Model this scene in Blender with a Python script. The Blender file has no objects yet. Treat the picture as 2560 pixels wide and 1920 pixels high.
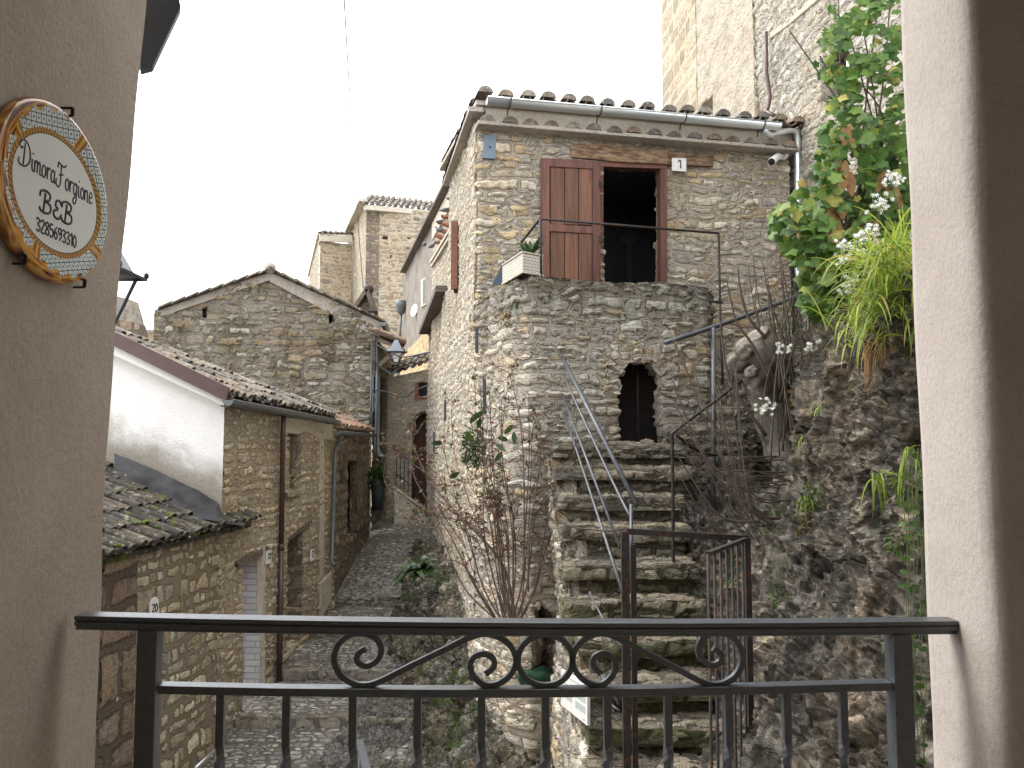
import bpy, bmesh, math, random
import numpy as np
from mathutils import Vector, Matrix, noise
R = math.radians
random.seed(7)
V = Vector
sc = bpy.context.scene
# ---------------- camera, world, sun, exposure ----------------
PITCH = R(4.1)
cam_d = bpy.data.cameras.new('camera'); cam = bpy.data.objects.new('camera', cam_d)
sc.collection.objects.link(cam); sc.camera = cam
cam.location = (0, 0, 0); cam.rotation_euler = (R(90) + PITCH, 0, 0)
cam_d.sensor_width = 17.3; cam_d.lens = 14.0; cam_d.clip_start = 0.05; cam_d.clip_end = 4000
F = 2072.0
SUN_EL, SUN_AZ = R(52), R(-62)       # azimuth from +Y towards +X
w = bpy.data.worlds.new('World'); sc.world = w; w.use_nodes = True
nt = w.node_tree; nt.nodes.clear()
sky = nt.nodes.new('ShaderNodeTexSky'); sky.sky_type = 'NISHITA'; sky.sun_disc = False
sky.sun_elevation = SUN_EL; sky.sun_rotation = SUN_AZ; sky.air_density = 1; sky.dust_density = 6
mx = nt.nodes.new('ShaderNodeMix'); mx.data_type = 'RGBA'; mx.inputs[0].default_value = 0.88
mx.inputs[7].default_value = (11.0, 11.3, 11.8, 1)     # the even white cloud deck
bg = nt.nodes.new('ShaderNodeBackground'); bg.inputs[1].default_value = 0.14
ow = nt.nodes.new('ShaderNodeOutputWorld')
nt.links.new(sky.outputs[0], mx.inputs[6]); nt.links.new(mx.outputs[2], bg.inputs[0]); nt.links.new(bg.outputs[0], ow.inputs[0])
sl = bpy.data.lights.new('sun', 'SUN'); sl.energy = 1.25; sl.angle = R(22); sl.color = (1, .95, .88)
so = bpy.data.objects.new('sun', sl); sc.collection.objects.link(so)
sd = V((math.sin(SUN_AZ) * math.cos(SUN_EL), math.cos(SUN_AZ) * math.cos(SUN_EL), math.sin(SUN_EL)))
so.rotation_euler = sd.to_track_quat('Z', 'Y').to_euler(); so.location = (0, 0, 30)
sc.view_settings.view_transform = 'Standard'; sc.view_settings.look = 'None'
sc.view_settings.exposure = 1.2; sc.view_settings.gamma = 1.0
sc.render.engine = 'CYCLES'
sc.cycles.max_bounces = 7; sc.cycles.diffuse_bounces = 6
# ---------------- projection helpers (a pixel of the 2560x1920 photo to a point at a real distance) ----------------
cp, sp = math.cos(PITCH), math.sin(PITCH)
def ray(px, py):
    dx = (px - 1280) / F; dy = (960 - py) / F
    return V((dx, cp - sp * dy, sp + cp * dy))
def PY(px, py, Y): d = ray(px, py); return d * (Y / d.y)
def PX(px, py, X): d = ray(px, py); return d * (X / d.x)
def PZ(px, py, Z): d = ray(px, py); return d * (Z / d.z)
def PW(px, py, A, B, off=0.0):      # on the vertical plane through plan points A, B moved towards the viewer by off
    A = V((A[0], A[1])); B = V((B[0], B[1])); t = (B - A).normalized(); n = V((t.y, -t.x))
    if n.dot(-A) < 0: n = -n
    A = A + n * off; d = ray(px, py); k = A.dot(n) / (d.x * n.x + d.y * n.y)
    return d * k
def UZ(px, py, A, B):
    q = PW(px, py, A, B); t = (V((B[0], B[1])) - V((A[0], A[1]))).normalized()
    return ((q.xy - V((A[0], A[1]))).dot(t), q.z)
# ---------------- node helper ----------------
class NT:
    def __init__(s, name):
        s.m = bpy.data.materials.new(name); s.m.use_nodes = True; s.t = s.m.node_tree; s.t.nodes.clear()
        s.out = s.t.nodes.new('ShaderNodeOutputMaterial'); s.b = s.n('ShaderNodeBsdfPrincipled')
        s.L(s.b.outputs[0], s.out.inputs[0])
    def L(s, a, b): s.t.links.new(a, b)
    def n(s, ty, **k):
        x = s.t.nodes.new(ty)
        for a, b in k.items(): setattr(x, a, b)
        return x
    def put(s, sock, v):
        if v is None: return
        if isinstance(v, bpy.types.NodeSocket): s.L(v, sock)
        elif isinstance(v, (tuple, list)) and len(v) == 3 and sock.type == 'RGBA': sock.default_value = (*v, 1)
        else: sock.default_value = v
    def mth(s, op, a, b=None, c=None, clamp=False):
        x = s.n('ShaderNodeMath', operation=op, use_clamp=clamp)
        for i, v in enumerate((a, b, c)): s.put(x.inputs[i], v)
        return x.outputs[0]
    def vm(s, op, a, b=None):
        x = s.n('ShaderNodeVectorMath', operation=op); s.put(x.inputs[0], a); s.put(x.inputs[1], b)
        return x.outputs[0]
    def mix(s, f, a, b, bt='MIX'):
        x = s.n('ShaderNodeMix', data_type='RGBA', blend_type=bt); s.put(x.inputs[0], f); s.put(x.inputs[6], a); s.put(x.inputs[7], b)
        return x.outputs[2]
    def noise(s, vec, scale, det=3, rough=.55, col=False, dim='3D'):
        x = s.n('ShaderNodeTexNoise', noise_dimensions=dim); s.put(x.inputs['Vector'], vec)
        x.inputs['Scale'].default_value = scale; x.inputs['Detail'].default_value = det; x.inputs['Roughness'].default_value = rough
        return x.outputs[1 if col else 0]
    def vor(s, vec, scale, feat='F1', dim='3D', rnd=1.0, out=0):
        x = s.n('ShaderNodeTexVoronoi', feature=feat, voronoi_dimensions=dim); s.put(x.inputs['Vector'], vec)
        x.inputs['Scale'].default_value = scale; x.inputs['Randomness'].default_value = rnd
        return x.outputs[out]
    def ss(s, v, lo, hi):
        x = s.n('ShaderNodeMapRange', interpolation_type='SMOOTHSTEP'); s.put(x.inputs[0], v)
        s.put(x.inputs[1], lo); s.put(x.inputs[2], hi); return x.outputs[0]
    def ramp(s, v, stops, const=False):
        x = s.n('ShaderNodeValToRGB'); s.put(x.inputs[0], v); cr = x.color_ramp
        if const: cr.interpolation = 'CONSTANT'
        while len(cr.elements) < len(stops): cr.elements.new(.5)
        for e, (p, c) in zip(cr.elements, stops): e.position = p; e.color = (*c, 1)
        return x.outputs[0]
    def xyz(s, v):
        x = s.n('ShaderNodeSeparateXYZ'); s.put(x.inputs[0], v); return x.outputs
    def comb(s, x=0, y=0, z=0):
        c = s.n('ShaderNodeCombineXYZ')
        for i, v in enumerate((x, y, z)): s.put(c.inputs[i], v)
        return c.outputs[0]
    def uv(s): return s.n('ShaderNodeUVMap').outputs[0]
    def geo(s): return s.n('ShaderNodeNewGeometry').outputs[0]      # world position
    def obj(s): return s.n('ShaderNodeTexCoord').outputs['Object']
    def bump(s, h, dist=.01, st=1.0):
        x = s.n('ShaderNodeBump'); s.put(x.inputs['Height'], h); x.inputs['Distance'].default_value = dist
        x.inputs['Strength'].default_value = st; s.L(x.outputs[0], s.b.inputs['Normal'])
    def disp(s, h, scale=1.0):
        x = s.n('ShaderNodeDisplacement'); s.put(x.inputs['Height'], h); x.inputs['Midlevel'].default_value = 0
        x.inputs['Scale'].default_value = scale; s.L(x.outputs[0], s.out.inputs['Displacement']); s.m.displacement_method = 'BOTH'
    def fin(s, col, rough=.85, metal=0.0, spec=.35):
        s.put(s.b.inputs['Base Color'], col); s.put(s.b.inputs['Roughness'], rough); s.put(s.b.inputs['Metallic'], metal)
        s.b.inputs['Specular IOR Level'].default_value = spec; return s.m

STN = set()
def stone(name, w, h, cols, mortar, mw=.10, H=.018, rnd=.92, coursed=False, stain=.35, top=None, moss=None, warp=.10, fine=.35, flush=.7, whit=0.0):
    n = NT(name); uv = n.uv()
    nz = n.vm('SUBTRACT', n.noise(uv, 2.2, 2, col=True), (.5, .5, .5))
    nz2 = n.vm('SUBTRACT', n.noise(uv, 11, 3, .6, col=True), (.5, .5, .5))
    p = n.vm('ADD', uv, n.vm('MULTIPLY', nz, (warp * 1.6, warp * 1.6, 0)))
    p = n.vm('ADD', p, n.vm('MULTIPLY', nz2, (warp * .5, warp * .32, 0)))
    q = n.vm('MULTIPLY', p, (1 / w, 1 / h, 0))
    x, y, _ = n.xyz(q)
    # rows of changing height
    yy = n.mth('ADD', y, n.mth('MULTIPLY', n.mth('SINE', n.mth('MULTIPLY', y, 1.7)), .22))
    row = n.mth('FLOOR', yy); fv = n.mth('FRACT', yy)
    wn = n.n('ShaderNodeTexWhiteNoise', noise_dimensions='1D'); n.put(wn.inputs['W'], row)
    r = wn.outputs[0]
    xx = n.mth('ADD', n.mth('MULTIPLY', x, n.mth('MULTIPLY_ADD', r, .8, .65)), n.mth('MULTIPLY', r, 37.0))
    xx = n.mth('ADD', xx, n.mth('MULTIPLY', n.mth('SINE', n.mth('MULTIPLY', xx, 2.3)), .3))
    c0 = n.mth('FLOOR', xx); fu = n.mth('FRACT', xx)
    def edge(f): return n.mth('SUBTRACT', .5, n.mth('ABSOLUTE', n.mth('SUBTRACT', f, .5)))
    wn2 = n.n('ShaderNodeTexWhiteNoise', noise_dimensions='2D'); n.put(wn2.inputs['Vector'], n.comb(c0, row))
    rcC = wn2.outputs[0]
    edC = n.mth('SMOOTH_MIN', n.mth('MULTIPLY', edge(fu), w / h), edge(fv), .22)
    edC = n.mth('SUBTRACT', edC, n.mth('MULTIPLY', rcC, .10))
    cellC = n.comb(c0, row, 3.3)
    if coursed: edge_d, rc, cellv = edC, rcC, cellC
    else:
        def vcell(qq):
            vo = n.n('ShaderNodeTexVoronoi', feature='F1', voronoi_dimensions='2D'); n.put(vo.inputs['Vector'], qq)
            vo.inputs['Scale'].default_value = 1; vo.inputs['Randomness'].default_value = rnd
            sep = n.n('ShaderNodeSeparateColor'); n.L(vo.outputs['Color'], sep.inputs[0])
            return n.vor(qq, 1, 'DISTANCE_TO_EDGE', '2D', rnd), sep.outputs[0], vo.outputs['Position']
        eA, rA, cA = vcell(q); eB, rB, cB = vcell(n.vm('MULTIPLY', q, (1.7, 2.0, 1)))
        k1 = n.mth('GREATER_THAN', n.noise(uv, 2.1, 3, .6), .47)          # coursed patches
        k2 = n.mth('GREATER_THAN', n.noise(n.vm('ADD', uv, (7, 3, 0)), 2.9, 3, .6), .56)   # patches of small packing stones
        def fm(k, a, b): return n.mth('ADD', a, n.mth('MULTIPLY', k, n.mth('SUBTRACT', b, a)))
        eB = n.mth('MULTIPLY', eB, .75)
        edge_d = fm(k2, fm(k1, eA, edC), eB); rc = fm(k2, fm(k1, rA, rcC), rB)
        cellv = n.mix(k2, n.mix(k1, cA, cellC), cB)
    wn3 = n.n('ShaderNodeTexWhiteNoise', noise_dimensions='3D'); n.put(wn3.inputs['Vector'], n.vm('ADD', cellv, (5.1, 2.7, .4)))
    rc2 = wn3.outputs[0]
    fn = n.noise(uv, 45, 5, .7); md = n.noise(uv, 9, 4, .6); big = n.noise(uv, .8, 3, .6)
    ed = n.mth('ADD', edge_d, n.mth('MULTIPLY', n.mth('SUBTRACT', md, .5), .16))
    lo = n.mth('ADD', n.mth('MULTIPLY', mw, n.mth('MULTIPLY_ADD', rc2, 1.0, .35)), n.mth('MULTIPLY', n.mth('MAXIMUM', n.mth('SUBTRACT', n.noise(uv, 6, 3, .6), .5), 0), flush))
    mask = n.ss(ed, lo, n.mth('ADD', lo, .09))
    k = len(cols)
    STN.add(name)
    sc_ = n.ramp(rc, [(i / k, c) for i, c in enumerate(cols)], True)
    sc_ = n.mix(.75, sc_, n.ramp(n.noise(uv, 14, 4, .7), [(.28, (.36, .34, .31)), (.5, (1, 1, 1)), (.72, (1.55, 1.53, 1.48))]), 'MULTIPLY')
    sc_ = n.mix(.8, sc_, n.ramp(rc2, [(0, (.68, .68, .68)), (.5, (.98, .98, .98)), (1, (1.3, 1.3, 1.28))]), 'MULTIPLY')
    mc = n.mix(.7, mortar, n.ramp(fn, [(.3, (.6, .58, .55)), (.7, (1.3, 1.28, 1.22))]), 'MULTIPLY')
    col = n.mix(mask, mc, sc_)
    col = n.mix(.55, col, n.ramp(fn, [(.3, (.62, .6, .58)), (.55, (1, 1, 1)), (.75, (1.3, 1.3, 1.28))]), 'MULTIPLY')
    col = n.mix(n.ss(big, .42, .7), col, n.mix(.42, col, (.9, .76, .56), 'MULTIPLY'))
    if whit: col = n.mix(n.mth('MULTIPLY', n.ss(n.noise(uv, 1.7, 5, .7), .35, .6), whit), col, (.62, .6, .55))
    st = n.ss(n.noise(n.vm('MULTIPLY', uv, (2.4, .5, 1)), 1.6, 5, .65), .52, .72)
    col = n.mix(n.mth('MULTIPLY', st, stain), col, n.mix(.85, col, (.3, .29, .27), 'MULTIPLY'))
    u_, v_, _ = n.xyz(uv)
    if top:
        tz = n.mth('ADD', n.mth('ADD', v_, n.mth('MULTIPLY', n.mth('SUBTRACT', md, .5), .5)), n.mth('MULTIPLY', n.mth('SUBTRACT', n.noise(n.vm('MULTIPLY', uv, (5, .4, 1)), 2, 4, .7), .5), .9))
        tm = n.ss(tz, top[0] - top[1], top[0])
        col = n.mix(n.mth('MULTIPLY', tm, top[2]), col, n.mix(n.noise(uv, 30, 3), (.03, .032, .024), (.11, .10, .075)))
    if moss:
        mm = n.ss(n.mth('ADD', n.mth('MULTIPLY', v_, -1), n.mth('MULTIPLY', n.noise(uv, 3, 5, .7), 1.6)), moss[0], moss[0] + .8)
        col = n.mix(n.mth('MULTIPLY', mm, moss[1]), col, n.mix(fn, (.035, .045, .015), (.10, .115, .04)))
    dome = n.ss(ed, lo, n.mth('ADD', lo, .28))
    pit = n.ss(n.mth('ABSOLUTE', n.mth('SUBTRACT', ed, lo)), 0, .05)      # thin open joint beside each stone
    hgt = n.mth('MULTIPLY', n.mth('MULTIPLY_ADD', dome, .45, n.mth('MULTIPLY', mask, .55)), n.mth('MULTIPLY_ADD', rc2, 1.1, .3))
    hgt = n.mth('ADD', hgt, n.mth('MULTIPLY', pit, .28))
    rdg = n.noise(n.vm('MULTIPLY', n.vm('ADD', uv, n.vm('MULTIPLY', cellv, (.37, .61, 0))), (1, 1.9, 1)), 16, 4, .7)
    hgt = n.mth('ADD', hgt, n.mth('MULTIPLY', n.mth('SUBTRACT', rdg, .5), n.mth('MULTIPLY_ADD', mask, 1.3, .25)))
    hgt = n.mth('ADD', hgt, n.mth('MULTIPLY', n.mth('SUBTRACT', md, .5), .35))
    col = n.mix(n.mth('MULTIPLY', n.mth('SUBTRACT', 1, pit), n.mth('MULTIPLY', n.ss(n.noise(uv, 13, 2), .38, .56), .5)), col, n.mix(.95, col, (.26, .24, .21), 'MULTIPLY'))  # joint shadow and grime painted into the colour along the stone edges
    hgt = n.mth('ADD', hgt, n.mth('MULTIPLY', n.mth('SUBTRACT', fn, .5), fine))
    col = n.mix(1.0, col, (1.02, 1.0, .955), 'MULTIPLY')
    hgt = n.mth('ADD', hgt, n.mth('MULTIPLY', n.mth('SUBTRACT', big, .5), 2.0))
    n.disp(hgt, H)
    return n.fin(col, .9, spec=.2)

def rockmat(name, A=.16, sc_=1.0, cols=((.05, .05, .052), (.15, .135, .115), (.30, .27, .235)), mossy=.0, rough=.85, grime=.5):
    n = NT(name); g = n.geo()
    wv = n.vm('ADD', g, n.vm('MULTIPLY', n.vm('SUBTRACT', n.noise(g, 3.2 * sc_, 4, .65, col=True), (.5, .5, .5)), (.16 / sc_, .16 / sc_, .16 / sc_)))
    a = n.noise(g, 1.1 * sc_, 5, .6); d = n.noise(g, 24 * sc_, 6, .75)
    b = n.vor(wv, 4.2 * sc_, 'F1'); c = n.vor(n.vm('ADD', wv, (3, 1, 2)), 10 * sc_, 'F1'); e = n.vor(n.vm('ADD', wv, (1, 5, 2)), 23 * sc_, 'F1')
    crack = n.ss(n.vor(wv, 4.2 * sc_, 'DISTANCE_TO_EDGE'), 0, .10); crk2 = n.ss(n.vor(n.vm('ADD', wv, (3, 1, 2)), 10 * sc_, 'DISTANCE_TO_EDGE'), 0, .12)
    pk = n.ss(n.noise(n.vm('ADD', g, (4, 4, 4)), 1.7 * sc_, 3), .38, .55)      # pebbly zones against smooth ones
    h = n.mth('MULTIPLY', n.mth('SUBTRACT', a, .5), 1.2)
    h = n.mth('ADD', h, n.mth('MULTIPLY', n.mth('SUBTRACT', .5, b), .55))
    h = n.mth('ADD', h, n.mth('MULTIPLY', n.mth('MULTIPLY', n.mth('SUBTRACT', .5, c), pk), .6))
    h = n.mth('ADD', h, n.mth('MULTIPLY', n.mth('MULTIPLY', n.mth('SUBTRACT', .5, e), n.mth('MULTIPLY_ADD', pk, .7, .3)), .42))
    h = n.mth('ADD', h, n.mth('MULTIPLY', n.mth('SUBTRACT', d, .5), .35))
    h = n.mth('ADD', h, n.mth('MULTIPLY', crack, .22))
    wl = n.vm('ADD', n.vm('MULTIPLY', g, (1, 1, .75)), n.vm('MULTIPLY', n.vm('SUBTRACT', n.noise(g, 1.3 * sc_, 4, .6, col=True), (.5, .5, .5)), (.55 / sc_, .55 / sc_, .55 / sc_)))
    fold = n.ss(n.vor(wl, 1.5 * sc_, 'DISTANCE_TO_EDGE'), 0, .16); h = n.mth('ADD', h, n.mth('MULTIPLY', n.mth('SUBTRACT', fold, .8), .62))
    n.disp(h, A)
    base = n.ramp(n.noise(wv, 2.6 * sc_, 7, .7), [(.33, cols[0]), (.5, cols[1]), (.68, cols[2])])
    col = n.mix(n.ss(n.noise(g, 1.1, 3), .45, .62), base, n.mix(.55, base, (1.12, .93, .74), 'MULTIPLY'))
    col = n.mix(n.mth('MULTIPLY', n.mth('SUBTRACT', 1, fold), .6), col, n.mix(n.noise(g, 30, 3), (.03, .028, .018), (.10, .085, .055)))
    peb2 = n.vor(n.vm('ADD', wv, (1, 5, 2)), 23 * sc_, 'F1', out=1); sp2 = n.n('ShaderNodeSeparateColor'); n.L(peb2, sp2.inputs[0])
    col = n.mix(.8, col, n.ramp(sp2.outputs[0], [(.0, (.6, .6, .6)), (.6, (1, 1, 1)), (.85, (1.2, 1.18, 1.13)), (1, (1.6, 1.56, 1.48))]), 'MULTIPLY')
    peb = n.vor(n.vm('ADD', wv, (3, 1, 2)), 10 * sc_, 'F1', out=1); sp_ = n.n('ShaderNodeSeparateColor'); n.L(peb, sp_.inputs[0])
    col = n.mix(.85, col, n.ramp(sp_.outputs[0], [(.0, (.55, .54, .52)), (.5, (1, 1, .98)), (1, (1.6, 1.52, 1.4))]), 'MULTIPLY')
    col = n.mix(.8, col, n.ramp(d, [(.3, (.5, .5, .5)), (.5, (1, 1, 1)), (.7, (1.4, 1.38, 1.33))]), 'MULTIPLY')
    lich = n.ss(n.noise(g, 6, 6, .8), .60, .68)
    col = n.mix(n.mth('MULTIPLY', lich, grime), col, (.42, .41, .38))
    col = n.mix(n.mth('MULTIPLY', n.mth('SUBTRACT', 1, crack), .65), col, (.03, .025, .02)); col = n.mix(n.mth('MULTIPLY', n.mth('MULTIPLY', n.mth('SUBTRACT', 1, crk2), pk), .5), col, (.045, .038, .03))
    if mossy:
        m = n.ss(n.noise(g, 2.3, 6, .75), .62 - mossy * .2, .74 - mossy * .2)
        col = n.mix(m, col, n.mix(n.noise(g, 60, 2), (.02, .035, .008), (.09, .14, .03)))
    return n.fin(col, rough, spec=.3)

def plaster(name, base, b=.004, speck=.5, streak=.3, scale=1.0, blot=.4):
    n = NT(name); g = n.obj()
    f = n.noise(g, 260 * scale, 3, .6); m = n.noise(g, 60 * scale, 3, .6); br = n.noise(n.vm('MULTIPLY', g, (1, 1, .18)), 70 * scale, 3, .6); l = n.noise(g, 2.2, 5, .6)
    col = n.mix(speck, base, n.ramp(m, [(.3, (.78, .76, .73)), (.5, (1, 1, 1)), (.75, (1.12, 1.12, 1.12))]), 'MULTIPLY')
    col = n.mix(blot, col, n.ramp(l, [(.3, (.72, .69, .64)), (.6, (1.08, 1.08, 1.08))]), 'MULTIPLY')
    n.bump(n.mth('ADD', n.mth('ADD', f, n.mth('MULTIPLY', m, 1.5)), n.mth('ADD', n.mth('MULTIPLY', br, streak * 3), n.mth('MULTIPLY', l, 6))), b)
    return n.fin(col, .9, spec=.2)

def simple(name, base, rough=.6, metal=0.0, var=.25, scale=20, bump=.0, rust=None, spec=.4):
    n = NT(name); g = n.obj()
    a = n.noise(g, scale, 5, .65)
    col = n.mix(1.0, base, n.ramp(a, [(.3, (1 - var,) * 3), (.7, (1 + var,) * 3)]), 'MULTIPLY')
    if rust: col = n.mix(n.ss(n.noise(g, scale * .6, 6, .75), rust[1], rust[1] + .12), col, rust[0])
    if bump: n.bump(a, bump)
    r = n.mth('MULTIPLY_ADD', n.noise(g, scale * 1.7, 3), .3, rough - .15, clamp=True)
    return n.fin(col, r, metal, spec)

def leafmat(name, stops, rough=.5, trans=.35):
    n = NT(name); u, v, _ = n.xyz(n.uv())
    col = n.ramp(u, stops); col = n.mix(.6, col, n.ramp(n.noise(n.obj(), 35, 3), [(.3, (.65, .65, .6)), (.7, (1.3, 1.3, 1.15))]), 'MULTIPLY')
    n.fin(col, rough, spec=.35)
    t = n.n('ShaderNodeBsdfTranslucent'); n.L(col, t.inputs[0]); ms = n.n('ShaderNodeMixShader'); ms.inputs[0].default_value = trans
    n.L(n.b.outputs[0], ms.inputs[1]); n.L(t.outputs[0], ms.inputs[2]); n.L(ms.outputs[0], n.out.inputs[0])
    return n.m

def tilemat(name, cols, lichen=.5, dark=.5, mossy=0):
    n = NT(name); u, v, _ = n.xyz(n.uv()); g = n.geo()
    k = len(cols); col = n.ramp(u, [(i / k, c) for i, c in enumerate(cols)], True)
    col = n.mix(.7, col, n.ramp(n.noise(g, 30, 5, .7), [(.3, (.5, .5, .5)), (.5, (1, 1, 1)), (.7, (1.5, 1.5, 1.45))]), 'MULTIPLY')
    col = n.mix(n.mth('MULTIPLY', n.ss(n.noise(g, 5, 6, .75), .45, .6), dark), col, (.03, .027, .024))
    col = n.mix(n.mth('MULTIPLY', n.ss(n.noise(n.vm('ADD', g, (9, 3, 1)), 14, 6, .8), .54, .62), lichen), col, (.42, .40, .34))
    if mossy: col = n.mix(n.ss(n.noise(n.vm('ADD', g, (2, 7, 1)), 3.5, 5, .7), .66 - mossy * .12, .72 - mossy * .1), col, n.mix(n.noise(g, 70, 2), (.03, .05, .01), (.16, .2, .03)))
    n.bump(n.mth('ADD', n.noise(g, 30, 5, .7), n.mth('MULTIPLY', n.noise(g, 110, 3), .4)), .012)
    return n.fin(col, .9, spec=.2)

def woodmat(name, base, dark, axis=2, scale=1.0, rough=.55, b=.004):
    n = NT(name); g = n.obj(); s = [14, 14, 14]; s[axis] = .9
    a = n.noise(n.vm('MULTIPLY', g, tuple(x * scale for x in s)), 2.0, 6, .65)
    u, v, _ = n.xyz(n.uv())
    col = n.mix(n.ss(a, .36, .62), dark, base); col = n.mix(.7, col, n.ramp(u, [(0, (.75, .75, .75)), (1, (1.25, 1.2, 1.15))]), 'MULTIPLY')
    n.bump(a, b); return n.fin(col, rough, spec=.3)

# ---------------- mesh builder ----------------
def wloc(o):
    v = V((0, 0, 0))
    while o: v = v + o.location; o = o.parent
    return v
def link(o, parent=None):
    sc.collection.objects.link(o)
    if parent: o.parent = parent
    return o
def tag(o, label=None, cat=None, group=None, kind=None):
    if label: o['label'] = label
    if cat: o['category'] = cat
    if group: o['group'] = group
    if kind: o['kind'] = kind
    return o
def thing(name, label, cat, loc, group=None):
    o = bpy.data.objects.new(name, None); o.location = loc; o.empty_display_size = .1; link(o)
    return tag(o, label, cat, group)
class MB:
    def __init__(s): s.v = []; s.f = []; s.u = []; s.sm = []; s.cust = False; s.ch = []
    def add(s, vs, fs, u=None, smooth=False):
        b = len(s.v); s.ch.append((b, len(s.f))); s.v += [tuple(x) for x in vs]
        r = random.random()
        if u is not None: s.cust = True
        for f in fs:
            s.f.append(tuple(b + i for i in f)); s.sm.append(smooth)
            if u is None: s.u += [(r, .5)] * len(f)
            elif callable(u): s.u += [u(vs[i]) for i in f]
            else: s.u += [u[i] for i in f]
        return s
    def hexa(s, q):     # 8 corners: bottom ring 0-3, top ring 4-7
        return s.add(q, [(0, 3, 2, 1), (4, 5, 6, 7), (0, 1, 5, 4), (1, 2, 6, 5), (2, 3, 7, 6), (3, 0, 4, 7)])
    def box(s, c, size, rz=0.0, ax=None):
        hx, hy, hz = [k / 2 for k in size]; M = ax or Matrix.Rotation(rz, 3, 'Z'); c = V(c)
        return s.hexa([c + M @ V(p) for p in ((-hx, -hy, -hz), (hx, -hy, -hz), (hx, hy, -hz), (-hx, hy, -hz), (-hx, -hy, hz), (hx, -hy, hz), (hx, hy, hz), (-hx, hy, hz))])
    def bar(s, a, b, wd, hg, up=V((0, 0, 1))):
        a = V(a); b = V(b); t = (b - a).normalized(); x = t.cross(up)
        if x.length < 1e-4: x = t.cross(V((0, 1, 0)))
        x.normalize(); z = x.cross(t).normalized(); x = x * wd / 2; z = z * hg / 2
        return s.hexa([a - x - z, b - x - z, b + x - z, a + x - z, a - x + z, b - x + z, b + x + z, a + x + z])
    def prism(s, poly, off):   # polygon of 3-D points pushed back by vector off
        n = len(poly); off = V(off); vs = [V(p) for p in poly] + [V(p) + off for p in poly]
        fs = [tuple(range(n)), tuple(range(2 * n - 1, n - 1, -1))] + [(i, i + n, (i + 1) % n + n, (i + 1) % n) for i in range(n)]
        return s.add(vs, fs)
    def tube(s, pts, r, seg=8, cap=True, flat=None, rot=0.0, smooth=True, ref=None):
        pts = [V(p) for p in pts]; n = len(pts)
        rs = r if isinstance(r, (list, tuple)) else [r] * n
        vs = []; up = None
        for i, p in enumerate(pts):
            t = (pts[min(i + 1, n - 1)] - pts[max(i - 1, 0)])
            t = t.normalized() if t.length > 1e-9 else V((0, 0, 1))
            if ref is not None: x = t.cross(V(ref))
            elif up is None: x = t.cross(V((0, 0, 1)) if abs(t.z) < .9 else V((0, 1, 0)))
            else: x = up - t * up.dot(t)
            if x.length < 1e-6: x = t.orthogonal()
            x.normalize(); up = x; y = t.cross(x)
            fl = flat or 1.0
            for k in range(seg):
                a = 2 * math.pi * k / seg + rot
                vs.append(p + x * math.cos(a) * rs[i] + y * math.sin(a) * rs[i] * fl)
        fs = [(i * seg + k, i * seg + (k + 1) % seg, (i + 1) * seg + (k + 1) % seg, (i + 1) * seg + k) for i in range(n - 1) for k in range(seg)]
        if cap: fs += [tuple(range(seg - 1, -1, -1)), tuple((n - 1) * seg + k for k in range(seg))]
        return s.add(vs, fs, smooth=smooth and seg > 5)
    def lathe(s, prof, M, seg=24, smooth=True):   # prof: (r, z); M 4x4
        vs = [M @ V((r * math.cos(2 * math.pi * k / seg), r * math.sin(2 * math.pi * k / seg), z)) for r, z in prof for k in range(seg)]
        m = len(prof); fs = [(i * seg + k, i * seg + (k + 1) % seg, (i + 1) * seg + (k + 1) % seg, (i + 1) * seg + k) for i in range(m - 1) for k in range(seg)]
        fs += [tuple(range(seg - 1, -1, -1)), tuple((m - 1) * seg + k for k in range(seg))]
        return s.add(vs, fs, smooth=smooth)
    def blob(s, c, r, sc3=(1, 1, 1), sub=2, amp=.15, fr=3.0):
        bm = bmesh.new(); bmesh.ops.create_icosphere(bm, subdivisions=sub, radius=1)
        vs = []
        for v in bm.verts:
            k = 1 + amp * noise.noise(v.co * fr + V(c) * 3); vs.append(V(c) + V((v.co.x * sc3[0], v.co.y * sc3[1], v.co.z * sc3[2])) * r * k)
        fs = [tuple(v.index for v in f.verts) for f in bm.faces]; bm.free()
        return s.add(vs, fs, smooth=True)
    def build(s, name, mat, parent=None, bevel=0):
        o0 = wloc(parent) if parent else V((0, 0, 0))
        me = bpy.data.meshes.new(name); me.from_pydata([tuple(V(p) - o0) for p in s.v], [], s.f)
        uvl = me.uv_layers.new(name='UVMap'); uvl.data.foreach_set('uv', [c for u in s.u for c in u])
        me.polygons.foreach_set('use_smooth', s.sm)
        if mat.name in STN and not s.cust and len(s.u) == sum(len(f) for f in s.f):
            uvs = []
            for p in me.polygons:
                nn = p.normal; ax = max(range(3), key=lambda k: abs(nn[k]))
                for vi in p.vertices:
                    q = s.v[vi]; uvs += [q[1] if ax == 0 else q[0], q[1] if ax == 2 else q[2]]
            uvl.data.foreach_set('uv', uvs)
        me.materials.append(mat); me.update()
        o = bpy.data.objects.new(name, me); link(o, parent)
        if bevel:
            b = o.modifiers.new('bevel', 'BEVEL'); b.width = bevel; b.segments = 2; b.limit_method = 'ANGLE'
        return o
def build_each(m, name, mat, parent=None, bevel=0):
    ch = m.ch + [(len(m.v), len(m.f))]; uo = [0]
    for f in m.f: uo.append(uo[-1] + len(f))
    for (v0, f0), (v1, f1) in zip(ch, ch[1:]):
        k = MB(); k.v = m.v[v0:v1]; k.f = [tuple(i - v0 for i in f) for f in m.f[f0:f1]]; k.sm = m.sm[f0:f1]; k.u = m.u[uo[f0]:uo[f1]]; k.cust = m.cust
        k.build(name, mat, parent, bevel)
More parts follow.
